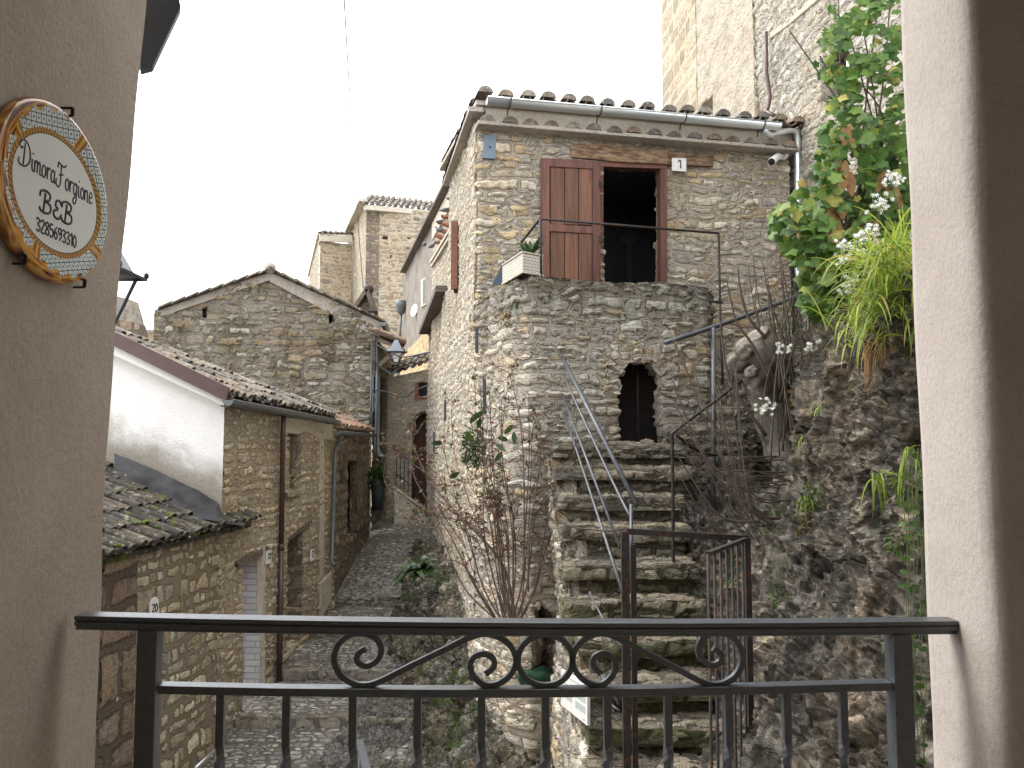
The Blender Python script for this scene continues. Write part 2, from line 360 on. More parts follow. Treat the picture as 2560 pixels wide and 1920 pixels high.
def inpoly(x, y, poly):
    c = False; j = len(poly) - 1
    for i in range(len(poly)):
        xi, yi = poly[i]; xj, yj = poly[j]
        if (yi > y) != (yj > y) and x < (xj - xi) * (y - yi) / (yj - yi) + xi: c = not c
        j = i
    return c
def curtain(name, path, zb, zt, res, mat, parent, holes=(), cap=0.0, u0=0.0, face=None, rough=0.0, ends=0.0, warp=0.0):
    """a wall surface along a plan path, with openings that have real reveals; holes: (polygon in u,z, depth)"""
    P2 = [V(p) for p in path]; seg = []; tot = 0
    for a, b in zip(P2, P2[1:]): seg.append((tot, a, b)); tot += (b - a).length
    nu = max(2, int(tot / res)); us = [tot * i / nu for i in range(nu + 1)]; pts = []
    for u in us:
        for (t0, a, b) in reversed(seg):
            if u >= t0 - 1e-9: pts.append(a + (b - a).normalized() * (u - t0)); break
    k = 2 if len(P2) > 2 else 1
    tans = [(pts[min(i + k, nu)] - pts[max(i - k, 0)]).normalized() for i in range(nu + 1)]
    sgn = 1; mid = nu // 2; fv = V(face) if face else -pts[mid]
    if V((tans[mid].y, -tans[mid].x)).dot(fv) < 0: sgn = -1
    nor = [V((t.y, -t.x)) * sgn for t in tans]
    ZB = [zb(u) if callable(zb) else zb for u in us]; ZT = [zt(u) if callable(zt) else zt for u in us]
    nv = max(2, int(max(t - b for t, b in zip(ZT, ZB)) / res))
    vs = []; uvs = []
    for i in range(nu + 1):
        for j in range(nv + 1):
            z = ZB[i] + (ZT[i] - ZB[i]) * j / nv
            o = warp * noise.noise(V((pts[i].x * .7, pts[i].y * .7, z * .7))) if warp else 0
            vs.append((pts[i].x + nor[i].x * o, pts[i].y + nor[i].y * o, z)); uvs.append((us[i] + u0, z))
    idx = lambda i, j: i * (nv + 1) + j
    gone = {}
    for i in range(nu):
        for j in range(nv):
            u = (us[i] + us[i + 1]) / 2; z = (vs[idx(i, j)][2] + vs[idx(i + 1, j + 1)][2]) / 2
            for h, (poly, dep) in enumerate(holes):
                if inpoly(u, z, poly): gone[(i, j)] = dep
    fs = []
    def q(a, b, c, d): fs.append((a, b, c, d) if sgn > 0 else (a, d, c, b))
    for i in range(nu):
        for j in range(nv):
            if (i, j) not in gone: q(idx(i, j), idx(i + 1, j), idx(i + 1, j + 1), idx(i, j + 1))
    ext = {}
    def deep(i, j, dep):
        key = (i, j)
        if key not in ext:
            ks = max(1, int(dep / max(res * 2, .04))); l = [idx(i, j)]
            for s_ in range(1, ks + 1):
                b = vs[idx(i, j)]; d = dep * s_ / ks
                vs.append((b[0] - nor[i].x * d, b[1] - nor[i].y * d, b[2])); uvs.append((us[i] + u0 + d, b[2] + d * .9)); l.append(len(vs) - 1)
            ext[key] = l
        return ext[key]
    def rev(a, b, dep):
        A = deep(*a, dep); B = deep(*b, dep)
        for s_ in range(len(A) - 1): q(A[s_], A[s_ + 1], B[s_ + 1], B[s_])
    for (i, j), dep in gone.items():
        if (i - 1, j) not in gone and i > 0: rev((i, j), (i, j + 1), dep)
        if (i + 1, j) not in gone and i < nu - 1: rev((i + 1, j + 1), (i + 1, j), dep)
        if (i, j - 1) not in gone and j > 0: rev((i + 1, j), (i, j), dep)
        if (i, j + 1) not in gone and j < nv - 1: rev((i, j + 1), (i + 1, j + 1), dep)
    if cap:
        for i in range(nu): rev((i, nv), (i + 1, nv), cap)
    if ends:
        for j in range(nv): rev((0, j), (0, j + 1), ends); rev((nu, j + 1), (nu, j), ends)
    o0 = wloc(parent) if parent else V((0, 0, 0))
    me = bpy.data.meshes.new(name); me.from_pydata([(x - o0.x, y - o0.y, z - o0.z) for x, y, z in vs], [], fs)
    uvl = me.uv_layers.new(name='UVMap'); uvl.data.foreach_set('uv', [c for f in fs for i in f for c in uvs[i]])
    me.polygons.foreach_set('use_smooth', [True] * len(fs)); me.materials.append(mat); me.update()
    return link(bpy.data.objects.new(name, me), parent)
def lattice(name, ctrl, nu, nv, mat, parent=None, amp=0.0, fr=1.0, pix=True, uvscale=1.0):
    """smooth surface through rows of control points (px,py,Y) or (x,y,z)"""
    C = [[PY(*c) if pix else V(c) for c in row] for row in ctrl]
    def cr(P, t):
        n = len(P) - 1; x = min(t * n, n - 1e-6); i = int(x); f = x - i
        p0, p1, p2, p3 = P[max(i - 1, 0)], P[i], P[i + 1], P[min(i + 2, n)]
        return .5 * ((2 * p1) + (p2 - p0) * f + (2 * p0 - 5 * p1 + 4 * p2 - p3) * f * f + (3 * p1 - p0 - 3 * p2 + p3) * f ** 3)
    vs = []
    for a in range(nu + 1):
        col = [cr(row, a / nu) for row in C]
        for b in range(nv + 1):
            p = cr(col, b / nv)
            if amp:
                e = min(1, 8 * min(a / nu, 1 - a / nu) + .3); q_ = noise.noise_vector(p * fr) + noise.noise_vector(p * fr * 2.3) * .5; p = p + q_ * amp * e
            vs.append(p)
    fs = [(a * (nv + 1) + b, (a + 1) * (nv + 1) + b, (a + 1) * (nv + 1) + b + 1, a * (nv + 1) + b + 1) for a in range(nu) for b in range(nv)]
    a, b, c = [vs[i] for i in fs[len(fs) // 2][:3]]
    if (b - a).cross(c - b).dot(-a) < 0: fs = [f[::-1] for f in fs]
    m = MB(); m.add(vs, fs, u=lambda p: (p[0] * uvscale, p[1] * uvscale), smooth=True)
    return m.build(name, mat, parent)
# ---- barrel tiles ----
def tile(m, p, down, across, up, L, r0, r1, inv=False, th=.013, seg=7, fill=False):
    down = V(down).normalized(); across = V(across).normalized(); up = V(up).normalized(); vs = []
    for d, r in ((0, r0), (L, r1)):
        for rr in (r, r - th):
            for k in range(seg + 1):
                a = math.pi * k / seg; s_ = -1 if inv else 1
                vs.append(V(p) + down * d + across * math.cos(a) * rr + up * (math.sin(a) * rr * .8 * s_ + (.012 if d else 0)))
    n = seg + 1; fs = []
    for k in range(seg):
        fs += [(k, k + 1, 2 * n + k + 1, 2 * n + k), (n + k, 3 * n + k, 3 * n + k + 1, n + k + 1), (2 * n + k, 2 * n + k + 1, 3 * n + k + 1, 3 * n + k), (k, n + k, n + k + 1, k + 1)]
    if fill: fs.append(tuple(range(3 * n, 4 * n)))
    m.add(vs, fs, smooth=False)
def roof(m, E0, E1, upv, lenf, sp_=.2, step=.34, jit=.012, r=None, fill=False):
    E0 = V(E0); E1 = V(E1); ax = (E1 - E0); W = ax.length; ax = ax.normalized(); up_s = V(upv).normalized(); nz = ax.cross(up_s)
    if nz.z < 0: nz = -nz
    n = max(1, int(round(W / sp_))); s_ = W / n; r = r or s_ * .36
    for i in range(n + 1):
        for inv in ((False, True) if i < n else (False,)):
            u = (i + (.5 if inv else 0)) * s_; Lm = lenf(min(max(u / W, 0), 1)) if callable(lenf) else lenf
            if Lm < .05: continue
            k = 0; d = -0.0
            while d < Lm:
                L = min(step * 1.25, Lm - d + .1)
                p = E0 + ax * u + up_s * (d + L) + nz * (.03 if inv else .02) + V([random.uniform(-jit, jit) for _ in range(3)])
                tile(m, p, -up_s + nz * .02 + ax * random.uniform(-.05, .05), ax, nz, L, r * .86, r, inv, fill=fill and k == 0 and not inv); d += step; k += 1
# ================= materials =================
C_H = [(.40, .35, .28), (.46, .42, .355), (.33, .30, .265), (.43, .34, .22), (.50, .46, .39), (.36, .335, .30), (.47, .38, .25), (.42, .38, .32)]
M = {}
M['house'] = stone('house_stone', .27, .105, [tuple(x * 1.1 for x in c) for c in C_H], (.38, .345, .30), mw=.08, H=.026, top=(3.62, .5, .25), stain=.25)
M['tower'] = stone('tower_stone', .29, .115, [(.43, .395, .345), (.50, .47, .42), (.36, .34, .315), (.45, .37, .27), (.56, .54, .49), (.39, .37, .35), (.46, .42, .36)], (.40, .37, .33), mw=.08, H=.032, top=(1.75, .8, .7), stain=.4, moss=(3.2, .35))
M['lowhouse'] = stone('squared_stone', .19, .15, [(.42, .375, .285), (.47, .43, .34), (.38, .33, .24), (.50, .47, .38), (.42, .36, .25), (.35, .32, .27)], (.23, .20, .16), mw=.10, H=.018, coursed=True, stain=.2, warp=.13, moss=(4.1, .3))
M['leftstone'] = stone('left_stone', .22, .12, [(.45, .395, .31), (.50, .45, .365), (.38, .345, .29), (.46, .38, .265), (.42, .375, .30)], (.36, .32, .255), mw=.09, H=.022, stain=.25, warp=.08, moss=(3.5, .3))
M['quoin'] = stone('quoin_stone', .62, .36, [(.22, .17, .125), (.26, .21, .16), (.18, .14, .11), (.24, .2, .17)], (.12, .10, .085), mw=.06, H=.022, coursed=True, stain=.5, fine=.8, warp=.04)
M['dark'] = stone('weathered_stone', .40, .16, [(.21, .17, .11), (.25, .205, .135), (.17, .145, .105), (.28, .235, .155), (.23, .165, .09), (.38, .36, .31), (.19, .16, .115)], (.135, .12, .095), mw=.07, H=.035, coursed=False, rnd=.8, stain=.55, whit=.25, fine=.6)
M['mid'] = stone('pier_stone', .34, .2, [(.22, .18, .135), (.26, .22, .17), (.2, .17, .14)], (.16, .14, .12), mw=.06, H=.02, stain=.5)
M['arch'] = stone('arch_house_stone', .24, .12, [(.52, .48, .41), (.58, .54, .47), (.46, .43, .38)], (.54, .51, .455), mw=.1, H=.015, stain=.15)
M['white'] = stone('limewashed_stone', .27, .13, [(.46, .44, .405), (.50, .485, .45), (.41, .395, .365), (.47, .44, .39)], (.42, .405, .37), mw=.07, H=.034, stain=.15)
M['far'] = stone('far_stone', .42, .17, [(.33, .27, .21), (.27, .235, .19), (.21, .195, .175), (.37, .32, .255), (.29, .26, .225)], (.43, .375, .295), mw=.14, H=.02, stain=.25)
M['farside'] = stone('far_pale_stone', .36, .2, [(.42, .38, .31), (.38, .345, .28)], (.40, .365, .30), mw=.08, H=.03, stain=.2)
M['annex'] = stone('annex_stone', .22, .12, [(.41, .375, .32), (.36, .33, .285), (.45, .42, .365)], (.34, .31, .265), mw=.07, H=.019, stain=.25)
M['step'] = stone('step_stone', .34, .11, [(.19, .175, .14), (.23, .21, .17), (.16, .15, .13), (.25, .225, .18)], (.13, .12, .1), mw=.06, H=.028, stain=.55, moss=(1.5, .55), fine=.7)
M['ashlar'] = stone('ashlar_stone', .46, .30, [(.33, .285, .215), (.36, .315, .24), (.30, .26, .20)], (.44, .405, .345), mw=.03, H=.006, coursed=True, stain=.1, warp=.015)
M['kerb'] = stone('kerb_stone', .5, .3, [(.24, .225, .2), (.29, .27, .24)], (.15, .14, .12), mw=.05, H=.012, stain=.5)
M['cobble'] = stone('cobble_stone', .15, .085, [(.28, .27, .255), (.35, .335, .315), (.22, .215, .205), (.42, .40, .37)], (.12, .115, .10), mw=.085, H=.010, stain=.3, rnd=.85, warp=.07)
M['cobble'].node_tree.nodes['Principled BSDF'].inputs['Roughness'].default_value = .3
M['cobble'].node_tree.nodes['Principled BSDF'].inputs['Specular IOR Level'].default_value = .5
M['rock'] = rockmat('cliff_rock', .17, 1.0, cols=((.055, .054, .054), (.215, .20, .178), (.52, .49, .44)), mossy=.16)
M['bank'] = rockmat('mossy_rock', .12, 1.5, cols=((.045, .043, .038), (.15, .142, .12), (.36, .34, .29)), mossy=.5)
M['wet'] = rockmat('wet_pebbly_rock', .05, 3.0, cols=((.07, .07, .07), (.17, .165, .155), (.32, .31, .29)), rough=.25, mossy=.05, grime=.4); M['wet'].node_tree.nodes['Principled BSDF'].inputs['Specular IOR Level'].default_value = .8
M['cream'] = plaster('cream_plaster', (.42, .37, .295), .03, scale=.12, blot=.6)
M['loggia'] = plaster('beige_plaster', (.375, .31, .25), .004)
M['pillar'] = plaster('pale_plaster', (.47, .42, .385), .0018)
M['whitewall'] = None
n = NT('white_plaster'); uv = n.uv(); u_, v_, _ = n.xyz(uv)
l = n.noise(uv, 3, 5, .65); f = n.noise(uv, 40, 4)
gr = n.ss(n.mth('ADD', v_, n.mth('MULTIPLY', n.mth('SUBTRACT', l, .5), .6)), .58, .08)      # v = height above the flashing
col = n.mix(.5, (.80, .78, .75), n.ramp(l, [(.3, (.86, .84, .8)), (.6, (1, 1, 1))]), 'MULTIPLY')
col = n.mix(n.mth('MULTIPLY', gr, .85), col, n.mix(f, (.10, .085, .06), (.33, .28, .2)))
n.bump(n.mth('ADD', f, l), .01); M['whitewall'] = n.fin(col, .9, spec=.2)
M['plband'] = plaster('plaster_band', (.50, .45, .37), .01, scale=.3)
M['grout'] = plaster('mortar_render', (.42, .38, .33), .02, scale=.15, blot=.7)
M['greyplast'] = plaster('grey_render', (.24, .215, .185), .02, scale=.12, blot=.8)
M['tile'] = tilemat('old_tile', [(.20, .17, .135), (.16, .135, .11), (.24, .18, .13), (.14, .125, .11), (.27, .235, .19)], .6, .5)
M['tile_moss'] = tilemat('mossy_tile', [(.10, .08, .06), (.065, .055, .045), (.125, .10, .075), (.08, .07, .06)], .5, .7, .75)
M['tile_new'] = tilemat('terracotta_tile', [(.34, .19, .115), (.25, .19, .15), (.38, .28, .19), (.27, .18, .13)], .45, .35)
M['galv'] = simple('galvanised_steel', (.72, .76, .77), .33, .75, .05, 3)
M['grey_metal'] = simple('grey_painted_metal', (.13, .14, .145), .45, .3, .2, 8)
M['dgrey'] = simple('dark_grey_metal', (.045, .055, .065), .5, .2, .15, 6)
M['brownmetal'] = simple('brown_painted_metal', (.085, .05, .045), .4, .2, .15, 5)
M['railing'] = simple('black_grey_paint', (.055, .063, .072), .34, 0, .25, 30, bump=.0012, spec=.9, rust=((.09, .06, .045), .70))
M['iron'] = simple('rusty_iron', (.035, .032, .032), .65, .4, .35, 30, rust=((.10, .045, .025), .5), bump=.002)
M['iron_grey'] = simple('worn_grey_pipe', (.10, .105, .115), .5, .6, .3, 25, rust=((.12, .075, .055), .62))
M['wood'] = woodmat('stained_wood', (.18, .085, .05), (.11, .05, .032), axis=2)
M['woodframe'] = woodmat('stained_frame', (.155, .068, .05), (.095, .042, .032), axis=2)
M['beam'] = woodmat('weathered_beam', (.30, .20, .125), (.09, .055, .035), axis=0, rough=.9, b=.02)
M['oldwood'] = woodmat('grey_timber', (.17, .14, .115), (.07, .055, .045), axis=0, rough=.9, b=.01)
M['shutter'] = woodmat('red_shutter', (.24, .11, .07), (.16, .07, .045), axis=0, rough=.7)
M['doorwood'] = woodmat('arched_door_wood', (.13, .06, .045), (.07, .035, .03), axis=2, rough=.7)
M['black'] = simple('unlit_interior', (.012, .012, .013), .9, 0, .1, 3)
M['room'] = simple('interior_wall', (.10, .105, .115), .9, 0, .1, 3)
M['flash'] = simple('bitumen_flashing', (.035, .033, .035), .5, .0, .7, 5, bump=.012)
M['white_p'] = simple('white_plastic', (.75, .75, .74), .4, 0, .05, 10)
M['marble'] = simple('white_marble', (.66, .65, .62), .5, 0, .15, 12)
M['ink'] = simple('black_ink', (.02, .02, .022), .6, 0, .1, 12)
n = NT('lavender_brick'); uv = n.uv(); bt = n.n('ShaderNodeTexBrick'); n.put(bt.inputs['Vector'], uv)
bt.inputs['Scale'].default_value = 1; bt.inputs['Brick Width'].default_value = .26; bt.inputs['Row Height'].default_value = .075; bt.inputs['Mortar Size'].default_value = .006
bt.inputs['Color1'].default_value = (.36, .35, .365, 1); bt.inputs['Color2'].default_value = (.43, .42, .43, 1); bt.inputs['Mortar'].default_value = (.26, .24, .26, 1)
ch = n.ss(n.noise(uv, 5, 5, .7), .60, .66); col = n.mix(ch, bt.outputs[0], (.25, .12, .075)); n.bump(bt.outputs[1], -.01); M['lav'] = n.fin(col, .85)
M['redbrick'] = simple('red_brick', (.33, .14, .085), .9, 0, .3, 15)

# ================= plan lines =================
def XL(Y): return -4.24 + .114 * Y           # left facades
def XW(Y): return 1.09 - .163 * Y            # long wall on the right of the lane
LFA, LFB = (XL(7.0), 7.0), (XL(12.95), 12.95)
HA, HB = (-.36, 9.05), (3.35, 9.87)
S_ = (XW(12.6), 12.6)
# street profile (Y, z)
ST = [(2.5, -4.45), (8.5, -3.36), (9.62, -3.2), (9.62, -3.1), (10.75, -3.0), (10.75, -2.88), (12.0, -2.76), (12.0, -2.64), (13.2, -2.55), (13.2, -2.41), (17.3, -1.69), (26, -1.4)]
def zs(Y):
    for (a, za), (b, zb_) in zip(ST, ST[1:]):
        if a <= Y <= b and b > a: return za + (zb_ - za) * (Y - a) / (b - a)
    return ST[-1][1]
def holep(pix, A, B, path):
    out = []
    for px, py in pix:
        q = PW(px, py, A, B); best = None; tot = 0
        for a, b in zip(path, path[1:]):
            a = V(a); b = V(b); L = (b - a).length; t = (q.xy - a).dot((b - a).normalized()); d = (q.xy - (a + (b - a).normalized() * min(max(t, 0), L))).length
            if best is None or d < best[0]: best = (d, tot + t)
            tot += L
        out.append((best[1], q.z))
    return out
def wquad(m, px, A, B, o0, o1):
    """prism on a wall from pixel corners, from offset o1 (outer) back to o0"""
    f = [PW(*p, A, B, o1) for p in px]; a = V(A); b = V(B); t = (b - a).normalized(); nn = V((t.y, -t.x))
    if nn.dot(-a) < 0: nn = -nn
    return m.prism(f, (nn.x * (o0 - o1), nn.y * (o0 - o1), 0))
def gridquad(m, f, nu, nv, uvf):
    vs = [f(a / nu, b / nv) for a in range(nu + 1) for b in range(nv + 1)]
    fs = [(a * (nv + 1) + b, (a + 1) * (nv + 1) + b, (a + 1) * (nv + 1) + b + 1, a * (nv + 1) + b + 1) for a in range(nu) for b in range(nv)]
    p = [V(vs[i]) for i in fs[0][:3]]
    if (p[1] - p[0]).cross(p[2] - p[1]).dot(-p[0]) < 0: fs = [x[::-1] for x in fs]
    return m.add(vs, fs, u=uvf, smooth=True)

# ================= ground and street =================
m = MB(); m.add([(-600, -30, -5.2), (600, -30, -5.2), (600, 900, -5.2), (-600, 900, -5.2)], [(0, 1, 2, 3)])
tag(m.build('ground', M['greyplast']), kind='structure')
m = MB()
for (a, za), (b, zb_) in zip(ST, ST[1:]):
    xl = lambda Y: XL(min(Y, 13)) - .3 if Y < 17 else -4.5
    xr = lambda Y: XW(Y) + .5 if Y > 8.9 else .9
    if b > a:
        f = lambda s, t: (xl(a + (b - a) * t) + (xr(a + (b - a) * t) - xl(a + (b - a) * t)) * s, a + (b - a) * t, za + (zb_ - za) * t)
        gridquad(m, f, 90, max(2, int((b - a) / .035)), lambda p: (p[0], p[1]))
tag(m.build('street', M['cobble']), kind='structure')
m = MB()
for Y, za, zb_ in ((9.62, -3.2, -3.1), (10.75, -3.0, -2.88), (12.0, -2.76, -2.64), (13.2, -2.55, -2.41)):
    x = XL(Y) - .1; x1 = XW(Y) + .1
    while x < x1:
        L = random.uniform(.45, .8); m.box((x + L / 2, Y + .06, (za + zb_) / 2 + random.uniform(-.006, .006)), (L - .012, .17 + random.uniform(-.02, .02), zb_ - za + .02)); x += L
tag(m.build('street_steps', M['kerb'], bevel=.012), kind='structure')
# wet bedrock showing through the lane
def wetf(s, t):
    Y = 7.2 + 5.1 * t; xr = -.25 - (Y - 8.5) * .31; xl = [-2.1, -2.2, -2.15, -2.25, -2.0, -1.9][min(5, int(t * 6))] - .1 * math.sin(t * 17)
    xl = -1.95 - .25 * math.sin(t * 5.5) - .08 * math.sin(t * 23) + max(0, t - .75) * 1.4
    x = xl + (xr + .3 - xl) * s; e = min(1, 7 * min(s, 1 - s * .5, t, 1 - t))
    zz = -4.24 + 0; z = zs(Y) - .06 + e * (.10 + .06 * noise.noise(V((x * 1.5, Y * 1.5, 0))))
    return (x, Y, z)
m = MB(); gridquad(m, wetf, 90, 200, lambda p: (p[0], p[1])); tag(m.build('wet_bedrock', M['wet']), kind='structure')
# mossy bank against the long wall
rows = []
for Y, xs, hw in ((6.9, -.55, .25), (7.6, -.75, .5), (8.4, -.85, .75), (9.2, -1.0, .95), (10.2, -1.35, 1.15), (11.4, -1.62, 1.2), (12.6, -1.72, 1.05), (13.6, -1.8, .75), (14.8, -1.85, .45), (16, -1.9, .25)):
    xw = XW(Y) + .12 if Y > 9.1 else .35
    z0 = zs(Y) - .1; rows.append([V((xs - .05, Y, z0)), V((xs + .05, Y, z0 + .12 * hw + .1)), V((xs + (xw - xs) * .4, Y, z0 + .5 * hw)), V((xs + (xw - xs) * .75, Y, z0 + .9 * hw)), V((xw, Y, z0 + hw * 1.05))])
_PY = PY
def PYv(*c): return c[0] if len(c) == 1 else _PY(*c)
def lat(name, rows, nu, nv, mat, **k): return lattice(name, [[tuple(c) for c in r] for r in rows], nu, nv, mat, pix=False, **k)
tag(lat('rock_bank', rows, 70, 260, M['bank'], amp=.10, fr=1.8), kind='structure')
tag(bpy.data.objects['rock_bank'], 'mossy grey rock bank at the foot of the long wall')

# ================= main stone house with terrace =================
H = thing('stone_house', 'tan stone house with wooden door, silver gutter and raised terrace', 'house', (1.5, 9.5, -3.4))
pathL = [(2.2, 9.7), (2.12, 8.8), (2.02, 8.64), (.42, 8.12), (.18, 8.08), (.02, 8.22), (-.14, 8.55), HA, (XW(9.4) + .012, 9.4)]
LA, LB = (2.1, 8.66), (.42, 8.12)
def plen(path, k): return sum((V(b) - V(a)).length for a, b in zip(path[:k], path[1:k + 1]))
def ztL(u):
    return 1.655 + .012 * math.sin(u * 5) - .13 * max(0, (u - 3.3)) / .75
arch = holep([(1541, 935), (1552, 912), (1576, 899), (1602, 900), (1632, 911), (1650, 931), (1656, 960), (1655, 1018), (1656, 1062), (1664, 1101), (1668, 1114), (1545, 1114), (1537, 1083), (1544, 1062), (1538, 1040), (1543, 1007), (1538, 970)], LA, LB, pathL)
niche = holep([(1325, 1530), (1345, 1512), (1375, 1518), (1400, 1540), (1410, 1600), (1400, 1690), (1325, 1700), (1312, 1650), (1318, 1590)], LA, LB, pathL)
curtain('terrace_wall', pathL, -4.0, ztL, .022, M['tower'], H, holes=[(arch, .13), (niche, .45)], cap=.32, warp=.07)
# arch stones round the cellar opening: voussoirs set in the wall
m = MB()
ac = [PW(x, y, LA, LB, .0) for x, y in ((1538, 960), (1545, 918), (1568, 888), (1600, 878), (1633, 890), (1658, 915), (1668, 950))]
tdir = (V(LB) - V(LA)).normalized(); tdir = V((tdir.x, tdir.y, 0)); ndir = V((tdir.y, -tdir.x, 0))
if ndir.y > 0: ndir = -ndir
cc = PW(1600, 965, LA, LB)
for i in range(15):
    a = math.pi * (-.05 + 1.1 * i / 14); rr = .265 + random.uniform(-.01, .02)
    rad = tdir * math.cos(a) * -1 + V((0, 0, 1)) * math.sin(a); c = cc + rad * (rr + .07) + ndir * -.004
    ax = Matrix((rad, ndir, rad.cross(ndir))).transposed()
    m.box(c, (random.uniform(.13, .19), .05, random.uniform(.06, .085)), ax=ax)
o = m.build('arch_stone', M['house'], H, bevel=.012)
# mesh grille of the cellar opening
m = MB(); g0 = PW(1540, 1113, LA, LB, -.14); g1 = PW(1662, 1113, LA, LB, -.14)
for i in range(22):
    p = g0.lerp(g1, i / 21); m.tube([p, p + V((0, 0, .9))], .0022, 4)
for i in range(40):
    zz = V((0, 0, .9 * i / 39)); m.tube([g0 + zz, g1 + zz], .0022, 4)
gm = g0.lerp(g1, .45); m.tube([gm, gm + V((0, 0, .9))], .009, 6); m.bar(g0 + V((0, 0, .01)), g1 + V((0, 0, .01)), .02, .02)
m.build('wire_grille', M['iron'], H)
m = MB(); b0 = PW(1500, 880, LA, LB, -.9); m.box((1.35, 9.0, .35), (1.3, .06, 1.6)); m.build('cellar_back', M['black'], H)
m = MB(); m.box((.7, 8.9, -1.9), (1.6, .1, 1.5)); m.build('niche_back', M['bank'], H)
m = MB(); m.add([(-.3, 9.0, 1.1), (.1, 8.25, 1.1), (1.95, 8.72, 1.1), (2.1, 9.2, 1.1), (2.1, 9.7, 1.1)], [(0, 1, 2, 3, 4)]); m.build('terrace_floor', M['greyplast'], H)
# upper front
pathU = [HB, HA, (XW(9.4), 9.4)]
door = holep([(1505, 404), (1664, 408), (1664, 760), (1505, 760)], HA, HB, pathU)
curtain('side_wall', [(XW(9.06), 9.06), S_], -4.0, lambda u: 3.6 + .45 * u / 3.6, .024, M['annex'], H, warp=.05, ends=.2)
curtain('front_wall', pathU, -1.0, 3.50, .022, M['house'], H, holes=[(door, .25)], warp=.05)
# beam of corner quoins
zc = lambda px, py, o=0: PW(px, py, HA, HB, o)
m = MB(); wquad(m, [(1425, 362), (1500, 360), (1668, 377), (1672, 410), (1560, 405), (1430, 392)], HA, HB, -.1, .06)
wquad(m, [(1669, 380), (1786, 386), (1784, 416), (1669, 411)], HA, HB, -.1, .05)
build_each(m, 'lintel_beam', M['beam'], H, bevel=.006)
m = MB()
for q in ([(1503, 402), (1668, 408), (1668, 422), (1503, 416)], [(1652, 422), (1668, 422), (1668, 765), (1652, 765)], [(1503, 416), (1509, 416), (1509, 765), (1503, 765)]):
    wquad(m, q, HA, HB, -.08, .028)
build_each(m, 'door_frame', M['woodframe'], H, bevel=.004)
# folded-back door leaf
lf = thing('x', None, None, (0, 0, 0)); bpy.data.objects.remove(lf)
m = MB()
for q in ([(1354, 394), (1374, 395), (1374, 730), (1354, 730)], [(1482, 402), (1502, 403), (1502, 735), (1482, 734)], [(1374, 395), (1482, 401), (1482, 422), (1374, 416)], [(1374, 560), (1482, 566), (1482, 584), (1374, 578)], [(1374, 716), (1482, 722), (1482, 735), (1374, 730)]):
    wquad(m, q, HA, HB, .05, .10)
leaf = m.build('door_leaf', M['woodframe'], H, bevel=.004)
m = MB()
for a, b in ((0, 1), (1, 2), (2, 3)):
    xa = 1376 + 35 * a + 1; xb = 1376 + 35 * b - 1
    for y0, y1 in ((417, 560), (579, 728)): wquad(m, [(xa, y0), (xb, y0 + 2), (xb, y1 + 2), (xa, y1)], HA, HB, .055, .082 + .002 * a)
m.build('panel_boards', M['wood'], leaf)
m = MB()
for y in (450, 590, 700): wquad(m, [(1499, y), (1508, y), (1508, y + 16), (1499, y + 16)], HA, HB, .1, .115)
build_each(m, 'hinge', M['iron'], leaf)
# room behind the door
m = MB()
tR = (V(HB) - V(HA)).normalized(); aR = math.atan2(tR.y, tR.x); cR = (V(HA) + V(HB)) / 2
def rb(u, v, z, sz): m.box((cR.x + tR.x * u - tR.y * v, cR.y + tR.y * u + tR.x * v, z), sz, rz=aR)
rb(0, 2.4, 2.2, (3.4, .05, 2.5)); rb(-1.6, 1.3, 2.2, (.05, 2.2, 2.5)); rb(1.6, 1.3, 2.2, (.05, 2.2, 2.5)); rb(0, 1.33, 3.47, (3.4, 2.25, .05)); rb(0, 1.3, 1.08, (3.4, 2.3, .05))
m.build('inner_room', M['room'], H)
# cornice ledge, tile row, white band, gutter, tiles
def on(px, py, o): return PW(px, py, HA, HB, o)
e0 = on(1206, 300, .16); e1 = on(1968, 366, .16); z0 = 3.52
tH = (V(HB) - V(HA)).normalized(); tH = V((tH.x, tH.y, 0)); nH = V((tH.y, -tH.x, 0))
hA = V((HA[0], HA[1], 0)) - tH * .06; hB = V((HB[0], HB[1], 0)) + tH * .05
def hp(t, off, z): return hA.lerp(hB, t) + nH * off + V((0, 0, z))
m = MB(); m.bar(hp(0, .04, 3.51), hp(1, .04, 3.51), .34, .045); m.build('cornice_ledge', M['grout'], H, bevel=.01)
m = MB()
for i in range(16):
    p = hp((i + .45) / 16, .02, 3.535) + V([random.uniform(-.012, .012) for _ in range(3)]); tile(m, p - nH * .1, nH + V((0, 0, -.05)), tH, V((0, 0, 1)), .30, .08, .088, fill=True)
m.build('cornice_tiles', M['tile'], H)
m = MB(); m.bar(hp(0.03, -.08, 3.68), hp(1, -.08, 3.68), .24, .28); m.build('eave_band', M['plband'], H)
upH = (-nH + V((0, 0, .09))).normalized()
m = MB(); roof(m, hp(0.02, .22, 3.80), hp(1.0, .22, 3.80), upH, 3.1, .235, .4, r=.085, fill=True); m.build('roof_tiles', M['tile'], H)
m = MB(); q0 = hp(.0, .1, 3.75); q1 = hp(1.02, .1, 3.75); m.hexa([q0, q1, q1 + upH * 3.2, q0 + upH * 3.2 , q0 + V((0, 0, .05)), q1 + V((0, 0, .05)), q1 + upH * 3.2 + V((0, 0, .05)), q0 + upH * 3.2 + V((0, 0, .05))]); m.build('roof_deck', M['grout'], H)
m = MB(); vq = V((XW(9.0) - .02, 8.95, 3.70)); vq2 = V((XW(12.65) - .03, 12.65, 4.02)); m.bar(vq, vq2, .16, .05); m.build('verge_slab', M['grout'], H)
m = MB()
